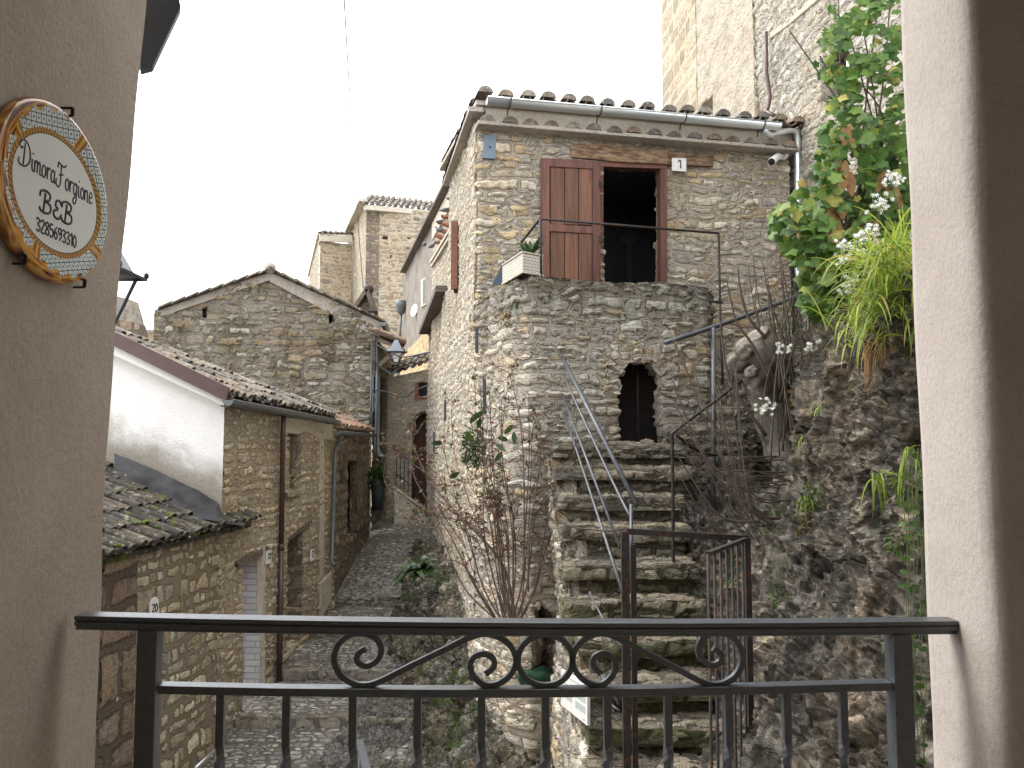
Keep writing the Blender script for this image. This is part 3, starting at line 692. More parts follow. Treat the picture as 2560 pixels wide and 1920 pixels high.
for i in range(1, 11):
    p = vq.lerp(vq2, i / 11) + V((-.02, 0, .03)); tile(m, p + (vq2 - vq) / 11 * 1.2, (vq - vq2), V((1, 0, 0)), V((0, 0, 1)), .42, .07, .085)
m.build('verge_tiles', M['tile'], H)
def halfgutter(m, a, b, r, seg=10):
    a = V(a); b = V(b); t = (b - a).normalized(); x = t.cross(V((0, 0, 1))).normalized(); vs = []
    for p in (a, b):
        for rr in (r, r - .006):
            for k in range(seg + 1):
                an = math.pi * k / seg; vs.append(p + x * math.cos(an) * rr - V((0, 0, 1)) * math.sin(an) * rr)
    n_ = seg + 1; fs = []
    for k in range(seg): fs += [(k, k + 1, 2 * n_ + k + 1, 2 * n_ + k), (n_ + k, 3 * n_ + k, 3 * n_ + k + 1, n_ + k + 1)]
    fs += [tuple(range(n_)), tuple(range(2 * n_, 3 * n_))[::-1], (0, 2 * n_, 3 * n_, n_), (seg, n_ + seg, 3 * n_ + seg, 2 * n_ + seg)]
    m.add(vs, fs, smooth=False); [m.tube([p + x * r, q + x * r], .008, 6) for p, q in ((a, b),)]; m.tube([a - x * r, b - x * r], .008, 6)
gA = on(1217, 247, .33); gB = on(1948, 312, .33)
m = MB(); halfgutter(m, gA, gB, .068); gut = m.build('gutter', M['galv'], H)
for p in gut.data.polygons: p.use_smooth = len(p.vertices) == 4
m = MB()
for px in (1270, 1486, 1697, 1902):
    t = (px - 1217) / 731; c = gA.lerp(gB, t)
    pts = [c + nH * math.cos(a) * .073 - V((0, 0, 1)) * math.sin(a) * .073 for a in [math.pi * k / 8 for k in range(9)]]
    m.tube([c + nH * .075 + V((0, 0, .01))] + pts + [c - nH * .12 + V((0, 0, -.12))], .009, 5)
build_each(m, 'gutter_bracket', M['dgrey'], H)
def D(px, py, Y): return PY(px, py, Y)
m = MB(); dp = [on(1912, 318, .30), on(1915, 330, .30), on(1925, 337, .28), on(1975, 326, .18), on(1988, 328, .16), on(1994, 342, .14), on(1995, 420, .12), on(1995, 600, .12), on(1994, 660, .12), on(1996, 690, .12), on(2006, 716, .14)]
m.tube(dp, .036, 12)
m.tube([on(1995, 368, .12), on(1995, 372, .12)], .042, 12); m.build('downpipe', M['galv'], H)
# iron wall ties on the left flank and red shutter
m = MB()
for a, b in (((1192, 818), (1192, 882)), ((1211, 947), (1212, 1035)), ((1113, 1000), (1113, 1052)), ((1085, 1080), (1085, 1130))):
    p = PW(*a, HA, S_, .05); q = PW(*b, HA, S_, .05); m.bar(p, q, .035, .03, up=V((0, 1, 0)))
build_each(m, 'wall_tie', M['dgrey'], H, bevel=.003)
m = MB(); sy = 11.15; zA = PY(1140, 552, sy).z; zB = PY(1140, 722, sy).z
for k in range(7): m.box((XW(sy) - .06, sy + .012 * k, (zA + zB) / 2), (.09, .010, zA - zB - .01 * (k % 2)))
m.build('shutter', M['shutter'], H)
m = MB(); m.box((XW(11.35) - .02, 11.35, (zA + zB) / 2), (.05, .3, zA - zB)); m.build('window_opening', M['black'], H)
# lower annex behind
AN = thing('stone_annex', 'low pale stone annex behind the tan house, under a brown eave', 'house', (-1.0, 15, -2))
curtain('wall', [(XW(12.4), 12.4), (XW(17.7), 17.7)], -3.2, 2.34, .035, M['annex'], AN, warp=.06, ends=.5)
m = MB(); m.bar((XW(12.75) - .03, 12.75, 2.4), (XW(17.8) - .03, 17.8, 2.4), .34, .10); m.build('eave_board', M['oldwood'], AN)

# ================= stairs =================
SR = thing('stone_stairs', 'worn mossy stone stairs climbing to the arched cellar opening', 'stairs', (1.0, 6.5, -3.4))
STP = [(7.9, -.03), (7.61, -.243), (7.32, -.483), (7.03, -.717), (6.74, -.98), (6.45, -1.23), (6.16, -1.454), (5.87, -1.68), (5.58, -1.88), (5.29, -2.05), (5.0, -2.27), (4.71, -2.49), (4.42, -2.71), (4.13, -2.93), (3.84, -3.15), (3.55, -3.4)]
def rbox(m, x0, x1, y0, y1, z0, z1, res, jag=.03):
    nx = max(1, int((x1 - x0) / res)); ny = max(1, int((y1 - y0) / res)); nz = max(1, int((z1 - z0) / res)); d = {}; vs = []; fs = []; us = []
    def vid(i, j, k):
        if (i, j, k) not in d:
            x = x0 + (x1 - x0) * i / nx; y = y0 + (y1 - y0) * j / ny; z = z0 + (z1 - z0) * k / nz
            nn = noise.noise_vector(V((x * 2.3, y * 2.3, z * 2.3))) * jag + noise.noise_vector(V((x * 7, y * 7, z * 7))) * jag * .35
            d[(i, j, k)] = len(vs); vs.append((x + nn.x, y + nn.y, z + nn.z * .6))
        return d[(i, j, k)]
    def q(a, uvk):
        ids = [vid(*p) for p in a]; fs.append(tuple(ids))
        for i in ids:
            p = vs[i]; us.append((p[uvk[0]] + 3.7 * z1, p[uvk[1]]))
    for i in range(nx):
        for j in range(ny): q([(i, j, nz), (i + 1, j, nz), (i + 1, j + 1, nz), (i, j + 1, nz)], (0, 1))
        for k in range(nz): q([(i, 0, k), (i + 1, 0, k), (i + 1, 0, k + 1), (i, 0, k + 1)], (0, 2))
    for j in range(ny):
        for k in range(nz): q([(0, j + 1, k), (0, j, k), (0, j, k + 1), (0, j + 1, k + 1)], (1, 2)); q([(nx, j, k), (nx, j + 1, k), (nx, j + 1, k + 1), (nx, j, k + 1)], (1, 2))
    b = len(m.v); m.v += vs; m.f += [tuple(b + i for i in f) for f in fs]; m.sm += [True] * len(fs); m.u += us; m.cust = True
def XF(Y): return .42 + (8.1 - Y) * .048
for i, (Y, z) in enumerate(STP):
    m = MB(); xr = 1.62 if i < 2 else 1.5 - .012 * i
    xl = XF(Y) - .05 + random.uniform(-.03, .03)
    if i == 0: xl -= .0
    rbox(m, xl + .02, xr, Y + .05, Y + .62, z - .42, z - .10, .028, .03)
    rbox(m, xl, xr + .03, Y, Y + .5, z - .10, z, .025, .035)
    m.build('step', M['step'], SR)
for i in range(6):
    m = MB(); x0 = 1.62 + .27 * i; rbox(m, x0, x0 + .7, 8.0 + .1 * i, 8.72 + .1 * i, -.5 + .19 * i, .14 + .19 * i, .03, .03); m.build('step', M['step'], SR)
uF = (V((XF(4), 4.0)) - V((.42, 8.15))).length
def zf(u):
    Y = 8.15 - u * .999
    for (a, z) in STP:
        if Y >= a: return z - .09
    return -3.5
curtain('flank_wall', [(.42, 8.15), (XF(3.4), 3.4)], -4.6, zf, .024, M['tower'], SR, face=(-1, 0), warp=.08, cap=.2)
# ================= white and cream buildings on the right =================
WB = thing('limewashed_house', 'tall limewashed rubble stone house behind the climbing mallow', 'house', (3.5, 9, -1))
pathW = [(3.44, 11.3), (3.86, 5.2)]
win = holep([(2052, 145), (2118, 105), (2118, 262), (2058, 275)], pathW[0], pathW[1], pathW)
curtain('wall', pathW, -1.5, 9.5, .035, M['white'], WB, holes=[(win, .3)], warp=.08)
m = MB(); m.box((4.05, 8.7, 3.8), (.05, 1.6, 3.0)); m.build('window_dark', M['black'], WB)
a_, b_ = pathW
m = MB(); pts = [PW(x, y, a_, b_, .03) for x, y in ((1932, 92), (1950, 78), (1985, 52), (2020, 22), (2060, -12), (2100, -50))]; 
for p, q in zip(pts, pts[1:]): m.bar(p, q, .10, .07, up=V((0, 0, 1)))
m.build('string_course', M['plband'], WB, bevel=.01)
CB = thing('cream_building', 'tall cream plastered building with an ashlar stone corner', 'building', (3.3, 13.5, 0))
cA, cB = (3.38, 11.25), (2.99, 16.0)
pathC = [cA, cB, (8, 17)]
nich = holep([(1752, 268), (1782, 238), (1783, 290), (1752, 290)], cA, cB, pathC)
curtain('plaster_wall', [cA, cB], -1, 11, .05, M['cream'], CB, face=(-1, -.1), holes=[(nich, .25)])
cq = PW(1742, 150, cA, cB).xy
curtain('ashlar_corner', [cq, cB, (3.3, 16.6), (6, 17)], -1, 11, .05, M['ashlar'], CB, face=(-1, 0))
bpy.data.objects['ashlar_corner'].location += V((-.004, -.001, 0))
m = MB(); m.box((3.55, 13.6, 3.9), (.1, .8, 1)); m.build('niche_dark', M['black'], CB)
m = MB(); m.tube([PW(1915, 80, cA, cB, .06), PW(1916, 180, cA, cB, .06), PW(1925, 240, cA, cB, .06), PW(1922, 262, cA, cB, .08), PW(1916, 280, cA, cB, .12), PW(1935, 288, cA, cB, .2)], .026, 10); m.build('downpipe', M['brownmetal'], CB)
# ================= rock cliff =================
rc = [
 [(1690, 1190, 8.4), (1830, 1180, 8.4), (1960, 1150, 8.4), (2060, 900, 8.2), (2150, 820, 7.6), (2250, 740, 6.8), (2350, 640, 6.2), (2600, 540, 5.5)],
 [(1690, 1200, 8.3), (1830, 1190, 8.1), (1960, 1160, 8.1), (2040, 870, 6.8), (2120, 800, 6.0), (2225, 730, 5.2), (2340, 650, 4.6), (2600, 560, 3.9)],
 [(1690, 1210, 8.1), (1830, 1200, 7.9), (1950, 1180, 7.7), (2018, 990, 6.5), (2110, 960, 5.9), (2220, 940, 5.2), (2330, 920, 4.6), (2600, 900, 3.9)],
 [(1690, 1235, 7.9), (1820, 1235, 7.6), (1940, 1225, 7.2), (2000, 1180, 6.5), (2090, 1160, 5.9), (2200, 1150, 5.2), (2320, 1150, 4.5), (2600, 1150, 3.8)],
 [(1680, 1330, 7.5), (1790, 1330, 7.25), (1880, 1330, 6.9), (1970, 1330, 6.35), (2070, 1350, 5.8), (2190, 1350, 5.15), (2320, 1350, 4.5), (2600, 1350, 3.8)],
 [(1680, 1500, 6.9), (1755, 1495, 6.75), (1830, 1495, 6.5), (1915, 1500, 6.0), (2030, 1510, 5.5), (2150, 1520, 5.0), (2290, 1520, 4.4), (2600, 1520, 3.7)],
 [(1740, 1700, 6.2), (1775, 1695, 6.1), (1825, 1700, 5.9), (1895, 1700, 5.6), (2000, 1700, 5.15), (2120, 1700, 4.75), (2260, 1700, 4.3), (2600, 1700, 3.6)],
 [(1800, 1950, 5.35), (1815, 1950, 5.3), (1840, 1950, 5.2), (1910, 1950, 4.95), (2010, 1950, 4.6), (2130, 1950, 4.35), (2270, 1950, 4.0), (2600, 1950, 3.4)],
 [(1830, 2300, 4.6), (1850, 2300, 4.6), (1880, 2300, 4.5), (1940, 2300, 4.3), (2040, 2300, 4.1), (2150, 2300, 3.8), (2290, 2300, 3.5), (2600, 2300, 3.1)]]
rk = lattice('rock_cliff', rc, 480, 600, M['rock'], amp=.10, fr=1.3)
tag(rk, 'rough grey and brown rock cliff rising beside the stone stairs', kind='structure')

# ================= left houses =================
WL = (XL(9.14), 9.14)
LL = thing('low_stone_house', 'low stone house with mossy tiled roof beside the lane', 'house', (-3.6, 8, -3.5))
pathLL = [(XL(7.0), 7.0), (XL(9.3), 9.3)]
curtain('wall', pathLL, -4.1, -.93, .02, M['lowhouse'], LL, warp=.05)
curtain('corner_stones', [(XL(7.0) + .03, 6.98), (XL(7.5) + .03, 7.52)], -4.1, -.97, .022, M['quoin'], LL, warp=.03)
m = MB(); m.box((-5.0, 7.3, -2.6), (3.1, .5, 3.2)); m.build('end_wall', M['quoin'], LL)
ev0 = V((XL(6.7) + .17, 6.7, -.93)); ev1 = V((XL(9.75) + .17, 9.75, -.90)); eup = V((-.90, -.05, .40))
m = MB(); roof(m, ev0, ev1, eup, 1.9, .155, .30, jit=.014, r=.062); m.build('roof_tiles', M['tile_moss'], LL)
m = MB(); u2 = eup.normalized() * 1.95; m.hexa([ev0 + V((-.08, 0, -.07)), ev1 + V((-.08, 0, -.07)), ev1 + u2 + V((0, 0, -.07)), ev0 + u2 + V((0, 0, -.07)), ev0 + V((-.08, 0, -.02)), ev1 + V((-.08, 0, -.02)), ev1 + u2 + V((0, 0, -.02)), ev0 + u2 + V((0, 0, -.02))]); m.build('roof_deck', M['tile_moss'], LL)

L_ = thing('white_gabled_house', 'stone house with white plastered gable, brown fascia and tiled roof', 'house', (-3.2, 11, -3))
pathLH = [(XL(9.14), 9.14), (XL(12.95), 12.95)]
d1 = holep([(604, 1403), (657, 1370), (657, 1765), (604, 1810)], LFA, LFB, pathLH)
d2 = holep([(713, 1346), (757, 1322), (757, 1600), (713, 1640)], LFA, LFB, pathLH)
wn = holep([(722, 1070), (751, 1072), (751, 1226), (722, 1230)], LFA, LFB, pathLH)
curtain('front_wall', pathLH, -3.5, lambda u: .50 - .13 * u / 3.8, .024, M['leftstone'], L_, holes=[(d1, .5), (d2, .4), (wn, .14)], warp=.05)
# brick jamb painted lavender, dark doors
def jamb(m, px, pyt, pyb, dep, th=.02):
    a = PW(px, pyt, LFA, LFB); b = PW(px, pyb, LFA, LFB); nv_ = V((-.9935, .1133, 0))
    y = a.y - .025; m.add([(a.x + .0, y, b.z), (a.x + nv_.x * dep, y, b.z), (a.x + nv_.x * dep, y, a.z), (a.x, y, a.z)], [(0, 1, 2, 3)], u=lambda p: (p[0], p[2]))
m = MB(); jamb(m, 657, 1366, 1790, .5); m.build('door_jamb', M['lav'], L_)
m = MB(); jamb(m, 757, 1316, 1640, .4); m.build('stone_jamb', M['mid'], L_)
for px in ((604, 657, 1360, 1800), (713, 757, 1310, 1640)):
    a = PW(px[0] - 10, px[2], LFA, LFB, -.42); b = PW(px[1] + 10, px[3], LFA, LFB, -.42)
    m = MB(); m.hexa([V((a.x, a.y, b.z)), V((b.x, b.y, b.z)), V((b.x - .05, b.y, b.z)), V((a.x - .05, a.y, b.z)), a, V((b.x, b.y, a.z)), V((b.x - .05, b.y, a.z)), V((a.x - .05, a.y, a.z))]); m.build('door', M['dgrey'], L_)
a = PW(725, 1060, LFA, LFB, -.13); b = PW(752, 1240, LFA, LFB, -.13)
m = MB(); m.add([V((a.x, a.y - .1, b.z)), V((b.x, b.y + .1, b.z)), V((b.x, b.y + .1, a.z)), V((a.x, a.y - .1, a.z))], [(0, 1, 2, 3)], u=lambda p: (p[1], p[2])); m.build('window_infill', M['mid'], L_)
m = MB(); wquad(m, [(716, 1229), (757, 1222), (757, 1238), (720, 1246)], LFA, LFB, -.05, .07); m.build('window_sill', M['leftstone'], L_, bevel=.01)
m = MB()
wquad(m, [(594, 1404), (699, 1350), (699, 1366), (598, 1419)], LFA, LFB, -.1, .03); wquad(m, [(709, 1348), (782, 1297), (782, 1312), (709, 1362)], LFA, LFB, -.1, .03)
build_each(m, 'door_lintel', M['oldwood'], L_, bevel=.008)
m = MB(); wquad(m, [(700, 1040), (832, 1062), (832, 1100), (800, 1098), (765, 1078), (745, 1086), (700, 1078)], LFA, LFB, -.05, .024)
wquad(m, [(800, 1095), (811, 1096), (811, 1450), (800, 1440)], LFA, LFB, -.05, .026); wquad(m, [(800, 1460), (829, 1430), (829, 1500), (803, 1550)], LFA, LFB, -.05, .05)
wquad(m, [(657, 1370), (664, 1367), (664, 1790), (657, 1795)], LFA, LFB, -.05, .03)
build_each(m, 'plaster_band', M['plband'], L_, bevel=.008)
# roof of L
gz = lambda px, py, o: PW(px, py, LFA, LFB, o)
eL0 = gz(573, 992, .14); eL1 = gz(842, 1044, .12)
# white gable plane at Y=9.14: fascia from eave to ridge
rid = PY(255, 827, 9.05)
upL = (rid - eL0); upL.y = 0; slopeL = upL.normalized()
def lenL(t):     # the far boundary of the roof is cut diagonally
    return max(.28, 1.72 * (1 - t) ** .85 * 1.0 + .1) if t > 0 else 1.9
m = MB(); roof(m, eL0 + V((0, .02, .0)), eL1, slopeL, lambda t: .30 + 1.62 * (1 - t) ** 1.25, .15, .29, jit=.016, r=.06); m.build('roof_tiles', M['tile'], L_)
m = MB(); vs = [];
N_ = 16
for i in range(N_ + 1):
    t = i / N_; p = eL0.lerp(eL1, t); q = p + slopeL * (.35 + 1.62 * (1 - t) ** 1.25); vs += [p + V((0, 0, -.02)), q + V((0, 0, -.02)), q + V((0, 0, -2.6)), p + V((-.1, 0, -.1))]
fs = []
for i in range(N_):
    a = i * 4; b = a + 4; fs += [(a, b, b + 1, a + 1), (a + 1, b + 1, b + 2, a + 2), (a, a + 3, b + 3, b)]
m.add(vs, fs); m.build('roof_deck', M['tile'], L_)
# white gable
wt = [(560, 1012), (555, 1275)]
pts = [PY(561, 1010, 9.12), PY(553, 1330, 9.12), PY(200, 1330, 9.12), PY(200, 835, 9.12)]
fl0, fl1 = PY(556, 1262, 9.12), PY(285, 1150, 9.12)
def wuv(p):
    t = (p[0] - fl1.x) / (fl0.x - fl1.x); zz = fl1.z + (fl0.z - fl1.z) * t; return (p[0], p[2] - zz)
m = MB(); P0, P1, P2_, P3 = pts; gridquad(m, lambda s, t: P1.lerp(P2_, s).lerp(P0.lerp(P3, s), t), 40, 40, wuv); m.build('gable_wall', M['whitewall'], L_)
m = MB(); m.prism([PY(565, 1000, 8.98), PY(558, 1014, 8.98), PY(230, 862, 8.98), PY(230, 834, 8.98)], (0, .2, 0)); m.build('verge_plaster', M['whitewall'], L_)
m = MB(); m.prism([PY(571, 968, 8.92), PY(563, 1003, 8.92), PY(230, 838, 8.92), PY(230, 801, 8.92)], (0, .05, 0)); m.build('fascia', M['brownmetal'], L_)
g0_ = gz(570, 1000, .2); g1_ = gz(842, 1052, .2)
m = MB(); halfgutter(m, g0_, g1_, .062); m.build('gutter', M['grey_metal'], L_)
m = MB(); m.tube([gz(709, 1030, .12), gz(707, 1100, .08), gz(703, 1370, .08)], .033, 10); m.tube([gz(703, 1360, .08), gz(703, 1375, .08)], .04, 10); m.tube([gz(703, 1375, .08), gz(698, 1700, .08)], .036, 10)
m.build('downpipe', M['brownmetal'], L_)
# flashing at the foot of the gable: rising strip lying on the low roof
fr = [[(285, 1133, 9.05), (380, 1172, 9.05), (470, 1215, 9.05), (540, 1255, 9.05), (560, 1290, 9.05), (612, 1305, 9.3)],
      [(285, 1175, 8.95), (380, 1210, 8.93), (470, 1248, 8.9), (530, 1275, 8.9), (565, 1300, 8.95), (611, 1309, 9.2)],
      [(285, 1215, 8.6), (380, 1262, 8.6), (460, 1290, 8.65), (530, 1302, 8.75), (575, 1310, 8.9), (610, 1316, 9.1)]]
fo = lattice('flashing', fr, 60, 24, M['flash'], L_, amp=.012, fr=5)

MH = thing('small_door_house', 'narrow stone house with dark doorway and grey downpipe along the lane', 'house', (-2.9, 14.5, -2.5))
mA, mB = (-2.80, 12.96), (-2.84, 16.5)
pathM = [mA, mB]
dh = holep([(867, 1150), (894, 1150), (894, 1330), (867, 1350)], mA, mB, pathM)
curtain('wall', pathM, -3.3, .25, .035, M['mid'], MH, holes=[(dh, .45)], warp=.04)
m = MB(); m.box((-3.3, 14.5, -1.3), (.05, 2.2, 3)); m.build('door', M['black'], MH)
m = MB(); wquad(m, [(862, 1134), (897, 1134), (897, 1152), (862, 1152)], mA, mB, -.1, .06); wquad(m, [(894, 1152), (922, 1130), (922, 1310), (894, 1330)], mA, mB, -.1, .05); build_each(m, 'door_surround', M['mid'], MH, bevel=.01)
mz0 = PW(843, 1068, mA, mB, .1); mz1 = PW(932, 1080, mA, mB, .1)
m = MB(); roof(m, mz0, mz1, V((-.85, -.1, .42)), .75, .15, .3, r=.062); m.build('roof_tiles', M['tile_new'], MH)
m = MB(); halfgutter(m, PW(841, 1078, mA, mB, .2), PW(934, 1086, mA, mB, .2), .06); m.build('gutter', M['grey_metal'], MH)
m = MB(); m.tube([PW(868, 1088, mA, mB, .18), PW(866, 1100, mA, mB, .16), PW(845, 1112, mA, mB, .12), PW(838, 1125, mA, mB, .09), PW(834, 1250, mA, mB, .08), PW(829, 1405, mA, mB, .08), PW(836, 1412, mA, mB, .14)], .033, 10); m.build('downpipe', M['grey_metal'], MH)
m = MB(); wquad(m, [(854, 1175), (862, 1175), (862, 1205), (854, 1205)], mA, mB, 0, .05); m.build('intercom', M['dgrey'], MH)

G = thing('dark_gabled_house', 'dark weathered stone house with low gable and two square holes', 'house', (-4.7, 16.5, -1.8))
gA_, gB_ = (-6.75, 15.5), (-2.86, 16.9)
rl = [(300, 812), (405, 768), (675, 675), (935, 800)]
rr_ = [UZ(x, y, gA_, gB_) for x, y in rl]
def zG(u):
    for (a, za), (b, zb_) in zip(rr_, rr_[1:]):
        if a <= u <= b: return za + (zb_ - za) * (u - a) / (b - a)
    return rr_[0][1] if u < rr_[0][0] else rr_[-1][1]
hs = [[(503, 768), (520, 768), (520, 795), (503, 795)], [(818, 783), (838, 783), (838, 809), (818, 809)]]
curtain('gable_wall', [gA_, gB_], -2.2, zG, .035, M['dark'], G, holes=[(holep(h, gA_, gB_, [gA_, gB_]), .3) for h in hs], warp=.08)
m = MB(); m.box((-4.8, 17.1, 1.5), (4, .05, 2.5)); m.build('hole_dark', M['black'], G)
curtain('side_wall', [gB_, (-3.02, 21)], -2.2, 2.2, .05, M['mid'], G, face=(1, 0))
gp = [PW(x, y, gA_, gB_, .06) for x, y in ((395, 772), (675, 676), (962, 806))]
gq = [PW(x, y, gA_, gB_, .06) for x, y in ((400, 790), (675, 700), (952, 826))]
m = MB(); wquad(m, [(396, 776), (540, 724), (675, 680), (675, 700), (540, 745), (400, 792)], gA_, gB_, -.1, .045); wquad(m, [(675, 680), (955, 806), (950, 842), (905, 825), (675, 704)], gA_, gB_, -.1, .045)
m.build('verge_render', M['grout'], G, bevel=.01)
nG = (V(gB_) - V(gA_)).normalized(); nG = V((nG.y, -nG.x, 0))
if nG.y > 0: nG = -nG
m = MB()
for a, b in ((gp[0], gp[1]), (gp[2] , gp[1])):
    q_ = (b - a); L = q_.length; d_ = q_.normalized(); nn = 9
    for i in range(nn):   # stepped verge tiles
        s0 = a + d_ * (L * i / nn); m.bar(s0 + nG * .04 + V((0, 0, .0)), s0 + nG * .04 + d_ * (L / nn * 1.15) + V((0, 0, .035)), .22, .028)
    up_ = V((0, 0, .02)); m.hexa([a, b, b - nG * 4, a - nG * 4, a + up_, b + up_, b - nG * 4 + up_, a - nG * 4 + up_])
m.build('roof', M['tile'], G)
m = MB(); m.blob(gp[1] + V((0, 0, .05)) , .12, sub=2); m.tube([gp[1] + V((0, .1, .03)), gp[1] - nG * 4 + V((0, 0, .03))], .09, 8); m.build('ridge_tile', M['grout'], G)
# projecting timber canopy and conduits on the lane side
m = MB(); c0 = PY(935, 838, 16.6); c1 = PY(1012, 862, 16.6)
for k in range(5): m.bar(PY(934, 846, 16.6 + k * .5), PY(1008, 872, 16.6 + k * .5), .07, .07)
m.bar(PY(934, 925, 16.8), PY(985, 882, 16.8), .08, .08); m.bar(PY(934, 840, 16.5), PY(934, 940, 16.8), .06, .06)
build_each(m, 'canopy_rafter', M['oldwood'], G)
m = MB(); roof(m, PY(1014, 858, 16.5), PY(1008, 870, 18.8), (PY(935, 828, 16.5) - PY(1014, 858, 16.5)), .62, .17, .3, r=.065); m.build('canopy_tiles', M['tile_new'], G)
m = MB(); halfgutter(m, PY(958, 806, 16.7), PY(972, 840, 19.5), .07); m.build('gutter', M['grey_metal'], G)
m = MB()
for px, w_ in ((929, .02), (934, .014), (943, .03)): m.tube([PY(px, 850, 16.78 - .02), PY(px - 2, 1010, 16.78), PY(px - 4, 1060 if w_ < .03 else 1130, 16.78)], w_, 8)
m.tube([PY(945, 870, 16.9), PY(945, 1120, 16.9), PY(950, 1138, 16.85), PY(962, 1142, 16.7)], .04, 8)
m.tube([PY(925, 1090, 16.8), PY(919, 1330, 16.6)], .018, 6)
build_each(m, 'wall_pipe', M['grey_metal'], G)

# ---- arched-door house closing the lane ----
EH = thing('arched_door_house', 'small stone house closing the lane with a round-arched wooden door', 'house', (-2.3, 18.6, -1.6))
eA, eB = (-2.75, 18.3), (-1.45, 18.75)
pathE = [(-3.4, 20.0), (-3.0, 18.6), eA, eB, (-1.0, 18.9)]
hd = holep([(1030, 1300), (1030, 1078), (1036, 1054), (1048, 1038), (1066, 1031), (1085, 1036), (1098, 1054), (1100, 1300)], eA, eB, pathE)
hw_ = holep([(1046, 955), (1075, 955), (1075, 992), (1046, 992)], eA, eB, pathE)
uE = plen(pathE, 2); zl = PW(968, 945, eA, eB).z; zr = PW(1072, 915, eA, eB).z
curtain('wall', pathE, -2.2, lambda u: zl if u < uE else zl + (zr - zl) * min(1.3, (u - uE) / 1.2), .03, M['arch'], EH, holes=[(hd, .3), (hw_, .2)], warp=.04)
m = MB(); q = [PW(x, y, eA, eB, -.25) for x, y in ((1020, 1020), (1110, 1020), (1110, 1310), (1020, 1310))]; m.prism(q, (0, .05, 0)); m.build('door', M['doorwood'], EH)
m = MB(); q = [PW(x, y, eA, eB, -.15) for x, y in ((1040, 950), (1080, 950), (1080, 996), (1040, 996))]; m.prism(q, (0, .03, 0)); m.build('window_pane', M['dgrey'], EH)
m = MB()
for x in (1055, 1064): m.tube([PW(x, 953, eA, eB, -.05), PW(x, 993, eA, eB, -.05)], .008, 5)
for y in (967, 980): m.tube([PW(1045, y, eA, eB, -.05), PW(1078, y, eA, eB, -.05)], .008, 5)
build_each(m, 'window_bars', M['iron'], EH)
m = MB(); wquad(m, [(1038, 957), (1046, 957), (1046, 992), (1038, 992)], eA, eB, -.02, .02); wquad(m, [(1036, 993), (1078, 993), (1078, 999), (1036, 999)], eA, eB, -.02, .02); build_each(m, 'brick_trim', M['redbrick'], EH)
m = MB(); cA_ = PW(1065, 1065, eA, eB, .05); 
tE = (V(eB) - V(eA)).normalized(); tE = V((tE.x, tE.y, 0)); r_ = (PW(1030, 1065, eA, eB) - cA_).length
pts = [cA_ + tE * math.cos(a) * (r_ + .05) + V((0, 0, math.sin(a) * (r_ + .05))) for a in [math.pi * k / 14 for k in range(15)]]
for p, q in zip(pts, pts[1:]): m.bar(p, q, .05, .10, up=V((0, 1, 0)))
m.bar(pts[-1], pts[-1] - V((0, 0, 1.0)), .10, .05, up=V((0, 1, 0))); m.build('door_arch', M['plband'], EH)
m = MB(); r0_ = PW(955, 945, eA, eB, .12); r1_ = PW(1075, 905, eA, eB, .12); roof(m, r0_, r1_, V((.05, .9, .30)), 1.2, .16, .32, r=.066); m.build('roof_tiles', M['tile'], EH)
m = MB(); rw = [PW(x, y, eA, eB, 1.0) for x, y in ((985, 1330), (988, 1222), (1066, 1284), (1066, 1330))]
pathR = [rw[0].xy, rw[2].xy]; zz0, zz1 = rw[1].z, rw[2].z; LR = (rw[2].xy - rw[0].xy).length
curtain('ramp_wall', pathR, -2.3, lambda u: zz0 + (zz1 - zz0) * u / LR, .03, M['arch'], EH, cap=.2)
m = MB(); m.bar(rw[1] + V((-.05, .08, .03)), rw[2] + V((.03, .08, .03)), .3, .05); m.build('ramp_coping', M['plband'], EH, bevel=.01)
m = MB()
for k in range(9):
    p = rw[1].lerp(rw[2], k / 8) + V((0, .18, .04)); m.tube([p, p + V((0, 0, .75))], .009, 5)
m.tube([rw[1] + V((0, .18, .8)), rw[2] + V((0, .18, .8))], .012, 5); m.tube([rw[1] + V((0, .18, .3)), rw[2] + V((0, .18, .3))], .01, 5)
m.build('ramp_railing', M['iron'], EH)

# ---- pigeon house ----
def XN(Y): return 2.79 - .2294 * Y
N2 = thing('banded_house', 'tall house with plaster band and rows of nesting bricks under its eave', 'house', (-2, 20, 0))
curtain('near_wall', [(XN(14.5), 14.5), (XN(21), 21)], -1.5, 5.62, .045, M['annex'], N2, face=(-1, -.3), warp=.04)
curtain('far_wall', [(XN(21), 21), (XN(29), 29)], -1.5, 5.8, .06, M['greyplast'], N2, face=(-1, -.3), warp=.04)
nA, nB = (XN(14.5), 14.5), (XN(29), 29)
m = MB(); m.bar((XN(14.5) - .06, 14.5, 5.66), (XN(28) - .06, 28, 5.85), .28, .08); m.build('eave', M['oldwood'], N2)
m = MB(); m.bar((XN(16) - .02, 16, 5.4), (XN(20.9) - .02, 20.9, 5.4), .06, .42); m.bar((XN(16) - .04, 16, 4.62), (XN(20.9) - .04, 20.9, 4.62), .12, .06); m.bar((XN(16) - .03, 16, 4.5), (XN(20.9) - .03, 20.9, 4.5), .1, .05); build_each(m, 'plaster_band', M['plband'], N2)
m = MB()
for r in range(6):
    for k in range(4):
        if (r * 4 + k) % 5 == 3: continue
        Y = 18.0 + k * .55 + (r % 2) * .25; m.box((XN(Y) - .05, Y, 4.8 + r * .085), (.12, .2, .035))
build_each(m, 'nesting_brick', M['redbrick'], N2)
